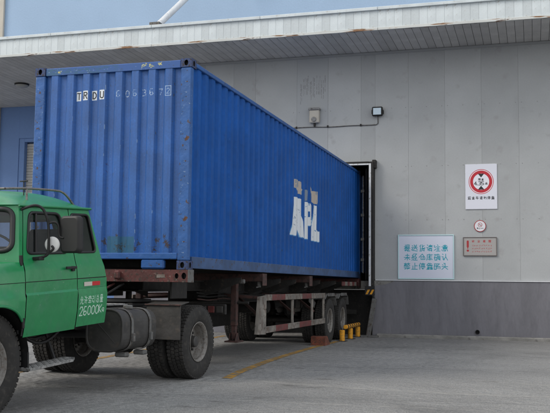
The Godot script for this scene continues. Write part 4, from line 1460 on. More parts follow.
	for sx in [-1.0, 1.0]:
		var ap := mb()
		bx(ap, sx * 0.90 - 0.015, sx * 0.90 + 0.015, 1.10, 1.33, Z.call(9.3 if sx < 0 else 10.9), Z.call(11.45), 0.004)  # added dark plates, shut off the bright gap under the neck
		obj("dark_filler_plate", ap, M.dark, t)
	var kp := mb()
	bx(kp, -0.45, 0.45, 1.19, 1.205, Z.call(10.1), Z.call(11.3))
	cyl(kp, Vector3(0, 1.08, Z.call(10.9)), Vector3(0, 1.19, Z.call(10.9)), 0.045, 16)
	obj("kingpin_plate", kp, M.dark, t)
	var rbp := mb()
	bx(rbp, -1.15, 1.15, 0.55, 0.68, Z.call(-0.45), Z.call(-0.35), 0.01)
	bx(rbp, -0.52, -0.40, 0.68, 0.99, Z.call(-0.44), Z.call(-0.36))
	bx(rbp, 0.40, 0.52, 0.68, 0.99, Z.call(-0.44), Z.call(-0.36))
	obj("rear_bumper", rbp, M.dark, t)

# ------------------------------------------------------------------ tractor
func cab_hw(y: float) -> float:
	# half width of the cab at a height
	var c := [[0.90, 1.085], [0.97, 1.115], [1.15, 1.145], [1.368, 1.160], [1.392, 1.146], [1.50, 1.146], [1.62, 1.138], [1.70, 1.115], [1.78, 1.098], [2.0, 1.065], [2.29, 1.015]]
	if y <= c[0][0]: return c[0][1]
	for k in c.size() - 1:
		if y <= c[k + 1][0]:
			return lerp(float(c[k][1]), float(c[k + 1][1]), (y - c[k][0]) / (c[k + 1][0] - c[k][0]))
	return c[-1][1]

func cab_rear(y: float) -> float:
	if y > 1.5: return lerp(2.258, 2.437, (y - 1.5) / 0.77)
	return 2.25

func cab_front_edge(y: float) -> float:
	return lerp(3.80, 3.685, clamp((y - 1.70) / 0.56, 0.0, 1.0))

func rounded(q: Array, r: float, n := 6) -> PackedVector2Array:
	var out := PackedVector2Array()
	for k in 4:
		var a: Vector2 = q[(k + 3) % 4]
		var b: Vector2 = q[k]
		var c: Vector2 = q[(k + 1) % 4]
		var p0 := b + (a - b).normalized() * r
		var p2 := b + (c - b).normalized() * r
		for j in n + 1:
			var t := float(j) / n
			out.append(p0.lerp(b, t).lerp(b.lerp(p2, t), t))
	return out

func ray_poly(o: Vector2, d: Vector2, p: PackedVector2Array) -> Vector2:
	var best := o
	var bt := -1.0
	for k in p.size():
		var a := p[k]
		var b := p[(k + 1) % p.size()]
		var e := b - a
		var den := d.cross(e)
		if abs(den) < 1e-9: continue
		var t := (a - o).cross(e) / den
		var s := (a - o).cross(d) / den
		if t > 0 and s >= -1e-6 and s <= 1.0 + 1e-6 and t > bt:
			bt = t
			best = o + d * t
	return best

func framed(st: SurfaceTool, outer: PackedVector2Array, inner: PackedVector2Array, place: Callable, rings := 3) -> void:
	# the panel round an opening
	var o := Vector2.ZERO
	for v in inner: o += v
	o /= inner.size()
	var angs := []
	for v in inner: angs.append((v - o).angle())
	for v in outer: angs.append((v - o).angle())
	angs.sort()
	var A := []
	var B := []
	for a in angs:
		var d := Vector2(cos(a), sin(a))
		A.append(ray_poly(o, d, inner))
		B.append(ray_poly(o, d, outer))
	st.set_smooth_group(7)
	for k in angs.size():
		var k2 := (k + 1) % angs.size()
		if abs(angs[k] - angs[k2]) < 1e-5: continue
		for j in rings:
			var t0 := float(j) / rings
			var t1 := float(j + 1) / rings
			quad(st, place.call(A[k].lerp(B[k], t0)), place.call(A[k].lerp(B[k], t1)), place.call(A[k2].lerp(B[k2], t1)), place.call(A[k2].lerp(B[k2], t0)))
	st.set_smooth_group(-1)

func pane(st: SurfaceTool, inner: PackedVector2Array, place: Callable) -> void:
	var o := Vector2.ZERO
	for v in inner: o += v
	o /= inner.size()
	for k in inner.size():
		for v in [o, inner[k], inner[(k + 1) % inner.size()]]: st.add_vertex(place.call(v))

func seal(inner: PackedVector2Array, place: Callable, r: float) -> SurfaceTool:
	var st := mb()
	var pts := []
	for v in inner:
		var p: Vector3 = place.call(v)
		if pts.size() == 0 or p.distance_to(pts[-1]) > 0.004: pts.append(p)
	tube(st, pts, r, 7, true)
	return st

func strip(st: SurfaceTool, y0: float, y1: float, n: int, za: Callable, zb: Callable, place: Callable) -> void:
	st.set_smooth_group(int(y0 * 1000.0))
	for k in n:
		var a := lerpf(y0, y1, float(k) / n)
		var b := lerpf(y0, y1, float(k + 1) / n)
		quad(st, place.call(Vector2(za.call(a), a)), place.call(Vector2(zb.call(a), a)), place.call(Vector2(zb.call(b), b)), place.call(Vector2(za.call(b), b)))
	st.set_smooth_group(-1)

func quarter_texture() -> StandardMaterial3D:
	# lower rear corner panel of the cab: 0.58 m by 0.42 m with painted loading text
	var c := Canvas.new(580, 420, Color(0.09, 0.55, 0.35))
	var a := noise_bytes(221, 0.012, 4, 512)
	for y in 420:
		for x in 580:
			var v: float = 1.0 + (a[y * 512 + (x & 511)] - 128) * 0.0006
			var q := (y * 580 + x) * 3
			c.d[q] = int(24 * v); c.d[q + 1] = int(126 * v); c.d[q + 2] = int(74 * v)
	var wh := Color(0.78, 0.84, 0.80)
	word(c, "允许牵引总量", 34, 84, 66, 92, 79, 8.0, wh, 0.85)
	word(c, "26000", 38, 200, 62, 104, 79, 12.0, wh, 0.9)
	word(c, "K", 424, 200, 56, 96, 79, 11.0, wh, 0.9)
	word(c, "g", 484, 210, 50, 80, 79, 9.0, wh, 0.85)
	var r := RandomNumberGenerator.new()
	r.seed = 8
	for k in 120:
		var p := Vector2(r.randf_range(30, 550), r.randf_range(80, 310))
		c.line(p, p + Vector2(r.randf_range(-6, 6), r.randf_range(-4, 4)), r.randf_range(2, 4), Color(0.11, 0.54, 0.32), 0.8, 1.5)
	var m: StandardMaterial3D = M.green.duplicate()
	m.uv1_triplanar = false
	m.uv1_scale = Vector3.ONE
	m.normal_enabled = false
	m.albedo_texture = c.tex()
	return m

func build_tractor(tm: ArrayMesh, nm: ArrayMesh) -> void:
	var t := thing("tractor_truck", "green bonneted tractor truck coupled to the container trailer", "truck", Vector3(-1.22, 0, 11.04))
	t.rotation_degrees.y = -4.5
	# ---- chassis
	for sx in [-1.0, 1.0]:
		var fr := mb()
		bx(fr, sx * 0.43 - 0.004, sx * 0.43 + 0.004, 0.74, 0.98, -1.25, 5.0, 0.001)
		bx(fr, sx * 0.43 - 0.08 * float(sx > 0), sx * 0.43 + 0.08 * float(sx < 0), 0.972, 0.982, -1.25, 5.0, 0.002)
		bx(fr, sx * 0.43 - 0.08 * float(sx > 0), sx * 0.43 + 0.08 * float(sx < 0), 0.738, 0.748, -1.25, 5.0, 0.002)
		obj("frame_rail", fr, M.tank, t)
	for z in [-1.15, -0.5, 0.6, 1.5, 2.4]:
		var c := mb()
		bx(c, -0.42, 0.42, 0.80, 0.92, z - 0.04, z + 0.04)
		obj("cross_member", c, M.dark, t)
	var ra := mb()
	cyl(ra, Vector3(-0.95, 0.51, 0), Vector3(0.95, 0.51, 0), 0.075, 16)
	lathe(ra, [Vector2(-0.2, 0.09), Vector2(-0.1, 0.20), Vector2(0.1, 0.20), Vector2(0.2, 0.09)], Vector3(0, 0.51, 0), Basis.IDENTITY, 20)
	obj("rear_axle", ra, M.dark, t)
	var fa := mb()
	bx(fa, -0.8, 0.8, 0.42, 0.52, 4.15, 4.27, 0.02)
	obj("front_axle", fa, M.dark, t)
	for sx in [-1.0, 1.0]:
		make_wheel(t, Vector3(sx * 1.085, 0.508, 0), 0.0 if sx > 0 else PI, tm, true, nm)
		make_wheel(t, Vector3(sx * 0.775, 0.508, 0), PI if sx > 0 else 0.0, tm, true, nm)
		make_wheel(t, Vector3(sx * 0.94, 0.508, 4.22), 0.0 if sx > 0 else PI, tm, false, nm)
		var sp := mb()
		for k in 7:
			bx(sp, sx * 0.43 - 0.045, sx * 0.43 + 0.045, 0.60 + k * 0.016, 0.614 + k * 0.016, -0.7 + (6 - k) * 0.07, 0.7 - (6 - k) * 0.07, 0.002)
		obj("leaf_spring", sp, M.dark, t)
		# plate guard ahead of the rear wheels, bent over the top
		var mg := mb()
		bx(mg, sx * 0.70, sx * 1.215, 0.56, 1.02, 0.575, 0.590, 0.004)
		bar(mg, Vector3(sx * 0.958, 1.025, 0.585), Vector3(sx * 0.958, 1.06, 0.34), 0.515, 0.012)
		obj("mudguard", mg, M.tank, t)
		var tr := mb()
		bx(tr, sx * 0.68, sx * 1.225, 1.015, 1.033, 0.592, 0.612, 0.003)
		obj("guard_edge", tr, M.brown, t)
	# fifth wheel
	var fw := mb()
	lathe(fw, [Vector2(1.085, 0.0), Vector2(1.085, 0.44), Vector2(1.05, 0.45), Vector2(1.03, 0.40), Vector2(1.03, 0.0)], Vector3(0, 0, 0.12), Basis(Vector3.UP, Vector3(0, 0, 1), Vector3.RIGHT), 32, false)
	bx(fw, -0.4, 0.4, 0.985, 1.035, -0.25, 0.45, 0.01)
	obj("fifth_wheel", fw, M.black, t)
	# catwalk plate, hoses
	var cw := mb()
	bx(cw, -0.55, 0.62, 1.02, 1.035, 0.95, 2.2, 0.003)
	for k in 9: bx(cw, -0.54, 0.61, 1.035, 1.042, 1.0 + k * 0.13, 1.03 + k * 0.13, 0.002)
	obj("catwalk", cw, M.deck, t)
	for q in [[0.15, M.red], [-0.1, M.black], [0.3, M.black]]:
		var h := mb()
		var pts := []
		for k in 13:
			var u := k / 12.0
			pts.append(Vector3(q[0] + sin(u * 6.0) * 0.06, 1.30 - sin(u * PI) * 0.22, 2.1 - u * 1.6))
		tube(h, pts, 0.016, 8)
		obj("air_hose", h, q[1], t)
	var lk := mb()
	bx(lk, -1.0, -0.12, 1.045, 1.315, 0.85, 1.75, 0.03)  # added black block, fills the gap behind the cab with dark
	obj("dark_filler_block", lk, M.black, t)
	# tail lamps on a bracket
	for sx in [-1.0, 1.0]:
		var tl := mb()
		bx(tl, sx * 0.55, sx * 1.05, 0.84, 1.0, -1.28, -1.22, 0.01)
		bx(tl, sx * 0.43, sx * 0.56, 0.88, 0.96, -1.25, -1.19, 0.01)
		var tb := obj("tail_bracket", tl, M.dark, t)
		for k in 3:
			var la := mb()
			bx(la, sx * (0.62 + k * 0.14), sx * (0.73 + k * 0.14), 0.87, 0.97, -1.30, -1.281, 0.006)
			bx(la, sx * (0.62 + k * 0.14), sx * (0.73 + k * 0.14), 0.87, 0.97, -1.219, -1.20, 0.006)
			obj("tail_lamp", la, M.tank if k != 1 else M.band_red, tb)
	# fuel tank with straps, on the left; air reservoir and battery box on the right
	var tk := thing_part("fuel_tank", t)
	var body := mb()
	var sec := rounded([Vector2(0.61, 0.49), Vector2(1.105, 0.49), Vector2(1.105, 0.985), Vector2(0.61, 0.985)], 0.19, 8)
	var Xf := Transform3D(Basis.IDENTITY, Vector3.ZERO)
	prism(body, sec, 1.05, 1.88, Xf)
	obj("shell", body, M.tank, tk)
	var rim_ := mb()
	var rp := []
	for v in sec: rp.append(Vector3(v.x, v.y, 1.875))
	tube(rim_, rp, 0.016, 8, true)
	obj("end_seam", rim_, M.tank, tk)
	var cx := mb()
	bar(cx, Vector3(0.70, 0.88, 1.882), Vector3(1.02, 0.58, 1.882), 0.006, 0.008)
	obj("end_crease", cx, M.tank, tk)
	for z in [1.22, 1.66]:
		var s := mb()
		var o := PackedVector2Array()
		var sec2 := rounded([Vector2(0.598, 0.478), Vector2(1.117, 0.478), Vector2(1.117, 0.997), Vector2(0.598, 0.997)], 0.195, 8)
		for k in sec2.size():
			var a := sec2[k]
			var b := sec2[(k + 1) % sec2.size()]
			if a.distance_to(b) < 0.001: continue
			bar(s, Vector3(a.x, a.y, z), Vector3(b.x, b.y, z), 0.05, 0.008)
		bx(s, 1.118, 1.15, 0.60, 0.70, z - 0.02, z + 0.02, 0.006)
		bx(s, 0.90, 1.06, 0.41, 0.47, z - 0.05, z + 0.05, 0.015)
		obj("strap", s, M.steel, tk)
	var cap := mb()
	cyl(cap, Vector3(0.92, 0.985, 1.45), Vector3(0.92, 1.035, 1.45), 0.06, 16)
	obj("filler_cap", cap, M.steel, tk)
	var bb := mb()
	bx(bb, -1.08, -0.56, 0.55, 0.98, 1.0, 1.9, 0.03)
	obj("battery_box", bb, M.tank, t)
	# engine and gearbox mass under the bonnet
	var en := mb()
	bx(en, -0.33, 0.33, 0.62, 1.35, 3.5, 4.75, 0.08)
	bx(en, -0.22, 0.22, 0.60, 1.0, 2.5, 3.5, 0.08)
	cyl(en, Vector3(0, 0.72, 2.5), Vector3(0, 0.58, 0.25), 0.05, 12)
	obj("drivetrain", en, M.black, t)
	var hs := mb()
	for q in [[0.78, 0.0], [0.70, 0.05], [0.86, -0.04]]:
		var pts := []
		for k in 9:
			var u := k / 8.0
			pts.append(Vector3(q[0], 0.86 - sin(u * PI) * 0.16 + q[1], 3.55 - u * 0.8))
		tube(hs, pts, 0.018, 7)
	obj("pipework", hs, M.black, t)

	# ---- cab, tipped slightly nose down
	var cab := thing_part("cab", t)
	cab.rotation_degrees.x = 3.0
	var doorz := 2.832
	var gl := PackedVector2Array()
	var door_win := rounded([Vector2(2.948, 1.785), Vector2(3.655, 1.785), Vector2(3.535, 2.205), Vector2(3.015, 2.205)], 0.075)
	var quart_win := rounded([Vector2(2.405, 1.785), Vector2(2.79, 1.785), Vector2(2.81, 2.205), Vector2(2.462, 2.205)], 0.055)
	var qm := quarter_texture()
	for sx in [-1.0, 1.0]:
		var P := func(v: Vector2) -> Vector3: return Vector3(sx * cab_hw(v.y), v.y, v.x)
		var Pi := func(v: Vector2) -> Vector3: return Vector3(sx * (cab_hw(v.y) - 0.035), v.y, v.x)
		var Pg := func(v: Vector2) -> Vector3: return Vector3(sx * (cab_hw(v.y) - 0.012), v.y, v.x)
		# rear corner
		var st := mb()
		framed(st, PackedVector2Array([Vector2(cab_rear(1.70), 1.70), Vector2(doorz, 1.70), Vector2(doorz, 2.28), Vector2(cab_rear(2.28), 2.28)]), quart_win, P)
		strip(st, 1.505, 1.70, 5, cab_rear, func(_y): return doorz, P)
		strip(st, 1.392, 1.495, 3, cab_rear, func(_y): return doorz, P)
		obj("rear_corner", st, M.green, cab)
		var qp := mb()
		qp.set_smooth_group(9)
		for k in 6:
			var a := lerpf(0.975, 1.390, k / 6.0)
			var b := lerpf(0.975, 1.390, (k + 1) / 6.0)
			var ua := 0.0 if sx > 0 else 1.0
			quad_uv(qp, [P.call(Vector2(doorz - 0.004, a)), P.call(Vector2(2.25, a)), P.call(Vector2(2.25, b)), P.call(Vector2(doorz - 0.004, b))], [Vector2(ua, 1 - k / 6.0), Vector2(1 - ua, 1 - k / 6.0), Vector2(1 - ua, 1 - (k + 1) / 6.0), Vector2(ua, 1 - (k + 1) / 6.0)])
		obj("corner_panel", qp, qm, cab)
		# door
		st = mb()
		var d0 := doorz + 0.012
		var df := func(y: float) -> float: return 3.732 if y < 1.70 else cab_front_edge(y) - 0.068
		framed(st, PackedVector2Array([Vector2(d0, 1.70), Vector2(3.732, 1.70), Vector2(3.617, 2.265), Vector2(d0, 2.265)]), door_win, P)
		var db := func(_y): return d0
		strip(st, 1.505, 1.70, 5, db, df, P)
		strip(st, 1.392, 1.497, 3, db, df, P)
		strip(st, 0.955, 1.368, 8, db, df, P)
		strip(st, 1.368, 1.392, 1, db, df, P)
		obj("door", st, M.green, cab)
		# A pillar and scuttle side
		st = mb()
		strip(st, 1.70, 2.28, 8, func(y): return (lerpf(3.743, 3.628, (y - 1.70) / 0.565)), cab_front_edge, P)
		obj("pillar", st, M.green, cab)
		# seams show the dark rebate behind
		st = mb()
		strip(st, 0.97, 2.27, 16, func(_y): return doorz - 0.012, func(_y): return doorz + 0.02, func(v: Vector2) -> Vector3: return Vector3(sx * (cab_hw(v.y) - 0.008), v.y, v.x))
		strip(st, 0.97, 2.27, 16, func(y): return (3.725 if y < 1.70 else lerpf(3.725, 3.61, (y - 1.70) / 0.565)), func(y): return (3.76 if y < 1.70 else lerpf(3.76, 3.645, (y - 1.70) / 0.565)), func(v: Vector2) -> Vector3: return Vector3(sx * (cab_hw(v.y) - 0.008), v.y, v.x))
		strip(st, 1.485, 1.515, 2, cab_rear, func(_y): return 4.6, func(v: Vector2) -> Vector3: return Vector3(sx * (cab_hw(v.y) - 0.012), v.y, v.x))
		obj("door_rebate", st, M.rubber, cab)
		# added dark skin, same openings, puts shade into the cab by colour
		st = mb()
		framed(st, PackedVector2Array([Vector2(cab_rear(1.70) + 0.02, 1.70), Vector2(doorz, 1.70), Vector2(doorz, 2.28), Vector2(cab_rear(2.28) + 0.02, 2.28)]), quart_win, Pi)
		framed(st, PackedVector2Array([Vector2(doorz, 1.70), Vector2(3.72, 1.70), Vector2(3.61, 2.28), Vector2(doorz, 2.28)]), door_win, Pi)
		strip(st, 0.97, 1.70, 8, func(y): return cab_rear(y) + 0.02, func(_y): return 3.72, Pi)
		obj("cab_shade_skin", st, M.cab_dark, cab)
		obj("window_seal", seal(door_win, P, 0.016), M.rubber, cab)
		obj("window_seal", seal(quart_win, P, 0.014), M.rubber, cab)
		st = mb()
		pane(st, door_win, Pg)
		obj("door_glass", st, M.glass, cab)
		st = mb()
		pane(st, quart_win, Pg)
		obj("quarter_glass", st, M.glass_dark, cab)
		st = mb()
		tube(st, [P.call(Vector2(3.50, 1.79)), P.call(Vector2(3.42, 2.20))], 0.012, 7)
		obj("quarter_light_bar", st, M.rubber, cab)
		# handle
		st = mb()
		bar(st, P.call(Vector2(3.08, 1.625)) + Vector3(sx * 0.035, 0, 0), P.call(Vector2(2.89, 1.625)) + Vector3(sx * 0.035, 0, 0), 0.02, 0.028)
		bx(st, sx * 1.135, sx * 1.165, 1.585, 1.64, 2.90, 2.95, 0.006)
		obj("door_handle", st, M.black, cab)
		# hinges at the front of the door
		for y in [1.72, 1.10]:
			st = mb()
			cyl(st, P.call(Vector2(3.775, y)) + Vector3(sx * 0.008, -0.05, 0), P.call(Vector2(3.775, y)) + Vector3(sx * 0.008, 0.05, 0), 0.018, 8)
			obj("hinge", st, M.black, cab)
		# reflector
		var ra1 := mb()
		var rb1 := mb()
		for k in 2:
			var z0 := 2.715 - k * 0.16
			bx(ra1 if k == 0 else rb1, sx * 1.150, sx * 1.1535, 1.412, 1.458, z0 - 0.158, z0, 0.001)
		obj2("reflector", [[ra1, flat(Color(0.72, 0.70, 0.66), 0.4)], [rb1, flat(Color(0.70, 0.10, 0.12), 0.4)]], cab)
		# front wing and scuttle side, cut by the wheel arch
		st = mb()
		st.set_smooth_group(3)
		var cz := 4.19
		var cy := 0.73
		var R := 0.565
		var n := 40
		var lip := []
		for k in n:
			var z0 := lerpf(3.745, 4.95, float(k) / n)
			var z1 := lerpf(3.745, 4.95, float(k + 1) / n)
			var Y := func(z: float) -> float:
				var dz: float = abs(z - cz)
				return cy + sqrt(R * R - dz * dz) if dz < R * 0.985 else 0.80
			var tap := func(z: float) -> float: return 0.10 * pow(clamp((z - 3.85) / 1.1, 0.0, 1.0), 2.0)
			var W := func(z: float, y: float) -> Vector3: return Vector3(sx * (cab_hw(y) - tap.call(z) + 0.03 * exp(-pow((Vector2(z, y).distance_to(Vector2(cz, cy)) - R) / 0.10, 2.0)) * smoothstep(3.75, 3.95, z)), y, z)
			for j in 6:
				var f0 := j / 6.0
				var f1 := (j + 1) / 6.0
				var a0: float = Y.call(z0)
				var a1: float = Y.call(z1)
				quad(st, W.call(z0, lerpf(a0, 1.392, f0)), W.call(z1, lerpf(a1, 1.392, f0)), W.call(z1, lerpf(a1, 1.392, f1)), W.call(z0, lerpf(a0, 1.392, f1)))
			quad(st, W.call(z0, 1.392), W.call(z1, 1.392), W.call(z1, 1.496), W.call(z0, 1.496))
			lip.append(W.call(z0, Y.call(z0)))
		obj("front_wing", st, M.green, cab)
		var lp := mb()
		var lipc := lip.filter(func(v): return abs(v.z - cz) < R * 0.985)
		tube(lp, lipc, 0.014, 7)
		obj("arch_lip", lp, M.green, cab)
		var al := mb()
		for k in 16:
			var a0 := PI * k / 16.0
			var a1 := PI * (k + 1) / 16.0
			quad(al, Vector3(sx * 1.10, cy + sin(a0) * 0.575, cz + cos(a0) * 0.575), Vector3(sx * 1.10, cy + sin(a1) * 0.575, cz + cos(a1) * 0.575), Vector3(sx * 0.5, cy + sin(a1) * 0.575, cz + cos(a1) * 0.575), Vector3(sx * 0.5, cy + sin(a0) * 0.575, cz + cos(a0) * 0.575))
		obj("arch_liner", al, M.black, cab)
		var ft := mb()
		bx(ft, sx * 0.72, sx * 1.10, 0.60, 0.80, 3.61, 3.63, 0.006)
		obj("mud_flap", ft, M.rubber, cab)
		# tread plate step on hangers
		var sp := mb()
		prism(sp, PackedVector2Array([Vector2(0.92, 3.66), Vector2(1.15, 3.66), Vector2(1.15, 2.92), Vector2(1.06, 2.76), Vector2(0.92, 2.76)]) if sx > 0 else PackedVector2Array([Vector2(-0.92, 3.66), Vector2(-0.92, 2.76), Vector2(-1.06, 2.76), Vector2(-1.15, 2.92), Vector2(-1.15, 3.66)]), -0.64, -0.615, Transform3D(Basis(Vector3(1, 0, 0), Vector3(0, 0, 1), Vector3(0, -1, 0)), Vector3.ZERO))
		for i in 5:
			for j in 18:
				var b := Basis(Vector3.UP, 0.8 if (i + j) % 2 else -0.8)
				var x := 0.945 + i * 0.046
				var z := 3.63 - j * 0.048
				if x > 1.06 and z < 2.95: continue
				box(sp, Vector3(sx * x, 0.641, z), Vector3(0.014, 0.006, 0.042), b, 0.002)
		obj("step", sp, M.alu, cab)
		var hg := mb()
		bar(hg, Vector3(sx * 0.94, 0.62, 3.5), Vector3(sx * 0.80, 0.95, 3.45), 0.03, 0.03)
		bar(hg, Vector3(sx * 0.94, 0.62, 2.95), Vector3(sx * 0.80, 0.95, 2.95), 0.03, 0.03)
		obj("step_hanger", hg, M.black, cab)
		# mirror arms, head, round mirror
		var ar := mb()
		tube(ar, flow([Vector3(sx * 1.03, 2.23, 3.66), Vector3(sx * 1.14, 2.27, 3.60), Vector3(sx * 1.20, 2.245, 3.55), Vector3(sx * 1.235, 2.16, 3.52), Vector3(sx * 1.245, 2.05, 3.50), Vector3(sx * 1.245, 1.83, 3.50), Vector3(sx * 1.22, 1.76, 3.51), Vector3(sx * 1.11, 1.735, 3.55)]), 0.014, 8)
		tube(ar, flow([Vector3(sx * 1.245, 2.09, 3.50), Vector3(sx * 1.30, 2.10, 3.47), Vector3(sx * 1.33, 2.06, 3.45), Vector3(sx * 1.335, 1.96, 3.44), Vector3(sx * 1.38, 1.94, 3.43)]), 0.012, 8)
		bx(ar, sx * 1.10, sx * 1.20, 1.715, 1.75, 3.50, 3.58, 0.008)
		obj("mirror_arm", ar, M.black, cab)
		var mh := mb()
		pillow(mh, 0.25, 0.38, 0.085, 0.05, 0.022, Transform3D(Basis(Vector3.UP, sx * -0.12), Vector3(sx * 1.455, 1.975, 3.40)))
		obj("mirror_head", mh, M.rubber, cab)
		var mg := mb()
		box(mg, Vector3(sx * 1.452, 1.975, 3.356), Vector3(0.205, 0.345, 0.004), Basis(Vector3.UP, sx * -0.12), 0.001)
		obj("mirror_glass", mg, flat(Color(0.8, 0.82, 0.84), 0.03, 1.0), cab)
		if sx > 0:
			var rm := mb()
			lathe(rm, [Vector2(0.0, 0.0), Vector2(0.0, 0.076), Vector2(0.006, 0.08), Vector2(0.012, 0.077), Vector2(0.015, 0.05), Vector2(0.016, 0.0)], Vector3(1.262, 1.875, 3.455), Basis(Vector3(0.25, 0, 0.97).normalized(), Vector3.UP, Vector3(-0.97, 0, 0.25).normalized()), 24)
			obj("round_mirror", rm, flat(Color(0.80, 0.80, 0.79), 0.5), cab)
			var hk := mb()
			tube(hk, flow([Vector3(1.252, 1.80, 3.49), Vector3(1.27, 1.81, 3.485), Vector3(1.29, 1.835, 3.48), Vector3(1.27, 1.86, 3.478)]), 0.012, 7)
			obj("mirror_hook", hk, M.black, cab)
	# windscreen in its black rubber
	var F := func(v: Vector2) -> Vector3: return Vector3(v.x, v.y, cab_front_edge(v.y) + 0.24 * (1.0 - pow(clamp(abs(v.x) / cab_hw(v.y), 0.0, 1.0), 2.4)))
	var ws := rounded([Vector2(-1.035, 1.815), Vector2(1.035, 1.815), Vector2(0.975, 2.235), Vector2(-0.975, 2.235)], 0.10)
	var wst := mb()
	framed(wst, PackedVector2Array([Vector2(-1.115, 1.70), Vector2(-0.5, 1.70), Vector2(0, 1.70), Vector2(0.5, 1.70), Vector2(1.115, 1.70), Vector2(1.017, 2.28), Vector2(0.5, 2.28), Vector2(0, 2.28), Vector2(-0.5, 2.28), Vector2(-1.017, 2.28)]), ws, F, 2)
	obj("windscreen_surround", wst, M.green, cab)
	obj("windscreen_seal", seal(ws, F, 0.028), M.rubber, cab)
	wst = mb()
	for i in 16:
		for j in 4:
			var q := []
			for d in [[0, 0], [1, 0], [1, 1], [0, 1]]:
				var y := lerpf(1.81, 2.24, (j + d[1]) / 4.0)
				var hx := lerpf(1.035, 0.975, (j + d[1]) / 4.0)
				q.append(F.call(Vector2(lerpf(-hx, hx, (i + d[0]) / 16.0), y)) - Vector3(0, 0, 0.008))
			quad(wst, q[0], q[1], q[2], q[3])
	obj("windscreen", wst, M.glass, cab)
	# rear wall with its window
	var B := func(v: Vector2) -> Vector3: return Vector3(v.x, v.y, cab_rear(v.y) + 0.006)
	var rw := rounded([Vector2(-0.55, 1.84), Vector2(0.55, 1.84), Vector2(0.52, 2.15), Vector2(-0.52, 2.15)], 0.06)
	var rs := mb()
	framed(rs, PackedVector2Array([Vector2(-1.11, 1.70), Vector2(1.11, 1.70), Vector2(1.012, 2.28), Vector2(-1.012, 2.28)]), rw, B)
	for k in 6:
		var a := lerpf(0.975, 1.70, k / 6.0)
		var b := lerpf(0.975, 1.70, (k + 1) / 6.0)
		quad(rs, Vector3(-cab_hw(a), a, cab_rear(a) + 0.006), Vector3(cab_hw(a), a, cab_rear(a) + 0.006), Vector3(cab_hw(b), b, cab_rear(b) + 0.006), Vector3(-cab_hw(b), b, cab_rear(b) + 0.006))
	obj("rear_wall", rs, M.green, cab)
	rs = mb()
	pane(rs, rw, B)
	obj("rear_glass", rs, M.glass, cab)
	obj("window_seal", seal(rw, B, 0.014), M.rubber, cab)
	var fl := mb()
	bx(fl, -1.06, 1.06, 0.985, 1.03, 2.28, 3.74, 0.005)
	obj("cab_floor", fl, M.black, cab)
	# roof
	var rf := mb()
	rf.set_smooth_group(1)
	var nx := 20
	var nz := 16
	var RP := func(i: int, j: int) -> Vector3:
		var u := lerpf(-1.0, 1.0, float(i) / nx)
		var v := float(j) / nz
		var x := u * 1.035
		var zf := 3.70 + 0.24 * (1.0 - pow(abs(u), 2.4))
		var z := lerpf(2.415, zf, v)
		var h := 0.205 * (1.0 - pow(abs(u), 3.2)) * (1.0 - pow(abs(v * 2.0 - 1.0), 5.0)) 
		return Vector3(x, 2.278 + h * (1.0 - 0.12 * v), z)
	for i in nx:
		for j in nz: quad(rf, RP.call(i, j), RP.call(i + 1, j), RP.call(i + 1, j + 1), RP.call(i, j + 1))
	obj("roof", rf, M.green, cab)
	var gu := mb()
	tube(gu, [Vector3(1.035, 2.274, 2.41), Vector3(1.036, 2.274, 3.2), Vector3(1.035, 2.272, 3.70)], 0.014, 7)
	tube(gu, [Vector3(-1.035, 2.274, 2.41), Vector3(-1.036, 2.274, 3.2), Vector3(-1.035, 2.272, 3.70)], 0.014, 7)
	obj("gutter", gu, M.green, cab)
	var hl := mb()
	bx(hl, -0.98, 0.98, 2.22, 2.262, 2.46, 3.66, 0.01)
	obj("headlining", hl, M.cab_dark, cab)
	# roof rail and aerial
	var rr := mb()
	var rpts := [Vector3(0.93, 2.30, 2.58), Vector3(0.925, 2.40, 2.70), Vector3(0.91, 2.45, 2.78), Vector3(0.90, 2.465, 2.9), Vector3(0.90, 2.46, 3.4), Vector3(0.90, 2.44, 3.75)]
	rpts = flow(rpts)
	tube(rr, rpts, 0.013, 8)
	var rq := []
	for v in rpts: rq.append(Vector3(-v.x, v.y, v.z))
	tube(rr, rq, 0.013, 8)
	tube(rr, [Vector3(-0.90, 2.44, 3.75), Vector3(-0.5, 2.44, 3.86), Vector3(0.5, 2.44, 3.86), Vector3(0.90, 2.44, 3.75)], 0.013, 8)
	for sx in [-1.0, 1.0]:
		tube(rr, [Vector3(sx * 0.90, 2.30, 3.4), Vector3(sx * 0.90, 2.455, 3.4)], 0.012, 7)
	obj("roof_rail", rr, M.chrome, cab)
	var an := mb()
	tube(an, [Vector3(0.75, 2.36, 3.25), Vector3(0.75, 2.555, 3.25)], 0.006, 6)
	tube(an, [Vector3(0.70, 2.55, 3.25), Vector3(0.80, 2.55, 3.25)], 0.008, 6)
	obj("aerial", an, M.black, cab)
	# bonnet and nose
	var bo := mb()
	bo.set_smooth_group(1)
	var secs := 14
	var half := [Vector2(1.148, 1.503), Vector2(1.141, 1.60), Vector2(1.115, 1.70), Vector2(1.10, 1.703), Vector2(0.95, 1.712), Vector2(0.75, 1.72), Vector2(0.5, 1.727), Vector2(0.25, 1.732), Vector2(0.0, 1.735)]
	var BP := func(i: int, j: int) -> Vector3:
		var k: int = i if i <= 8 else 16 - i
		var sg := 1.0 if i <= 8 else -1.0
		var h: Vector2 = half[k]
		var v := float(j) / secs
		var zr := 3.745 if k < 3 else 3.80 + 0.24 * (1.0 - pow(h.x / 1.115, 2.4))
		var z := lerpf(zr, 4.97, v)
		var tap := 0.10 * pow(clamp((z - 3.85) / 1.1, 0.0, 1.0), 2.0)
		var y: float = lerpf(h.y, 1.503 + (h.y - 1.503) * 0.55, v * v) if j > 0 else minf(h.y, 1.702)
		return Vector3(sg * h.x * (1.146 - tap) / 1.146, y, z)
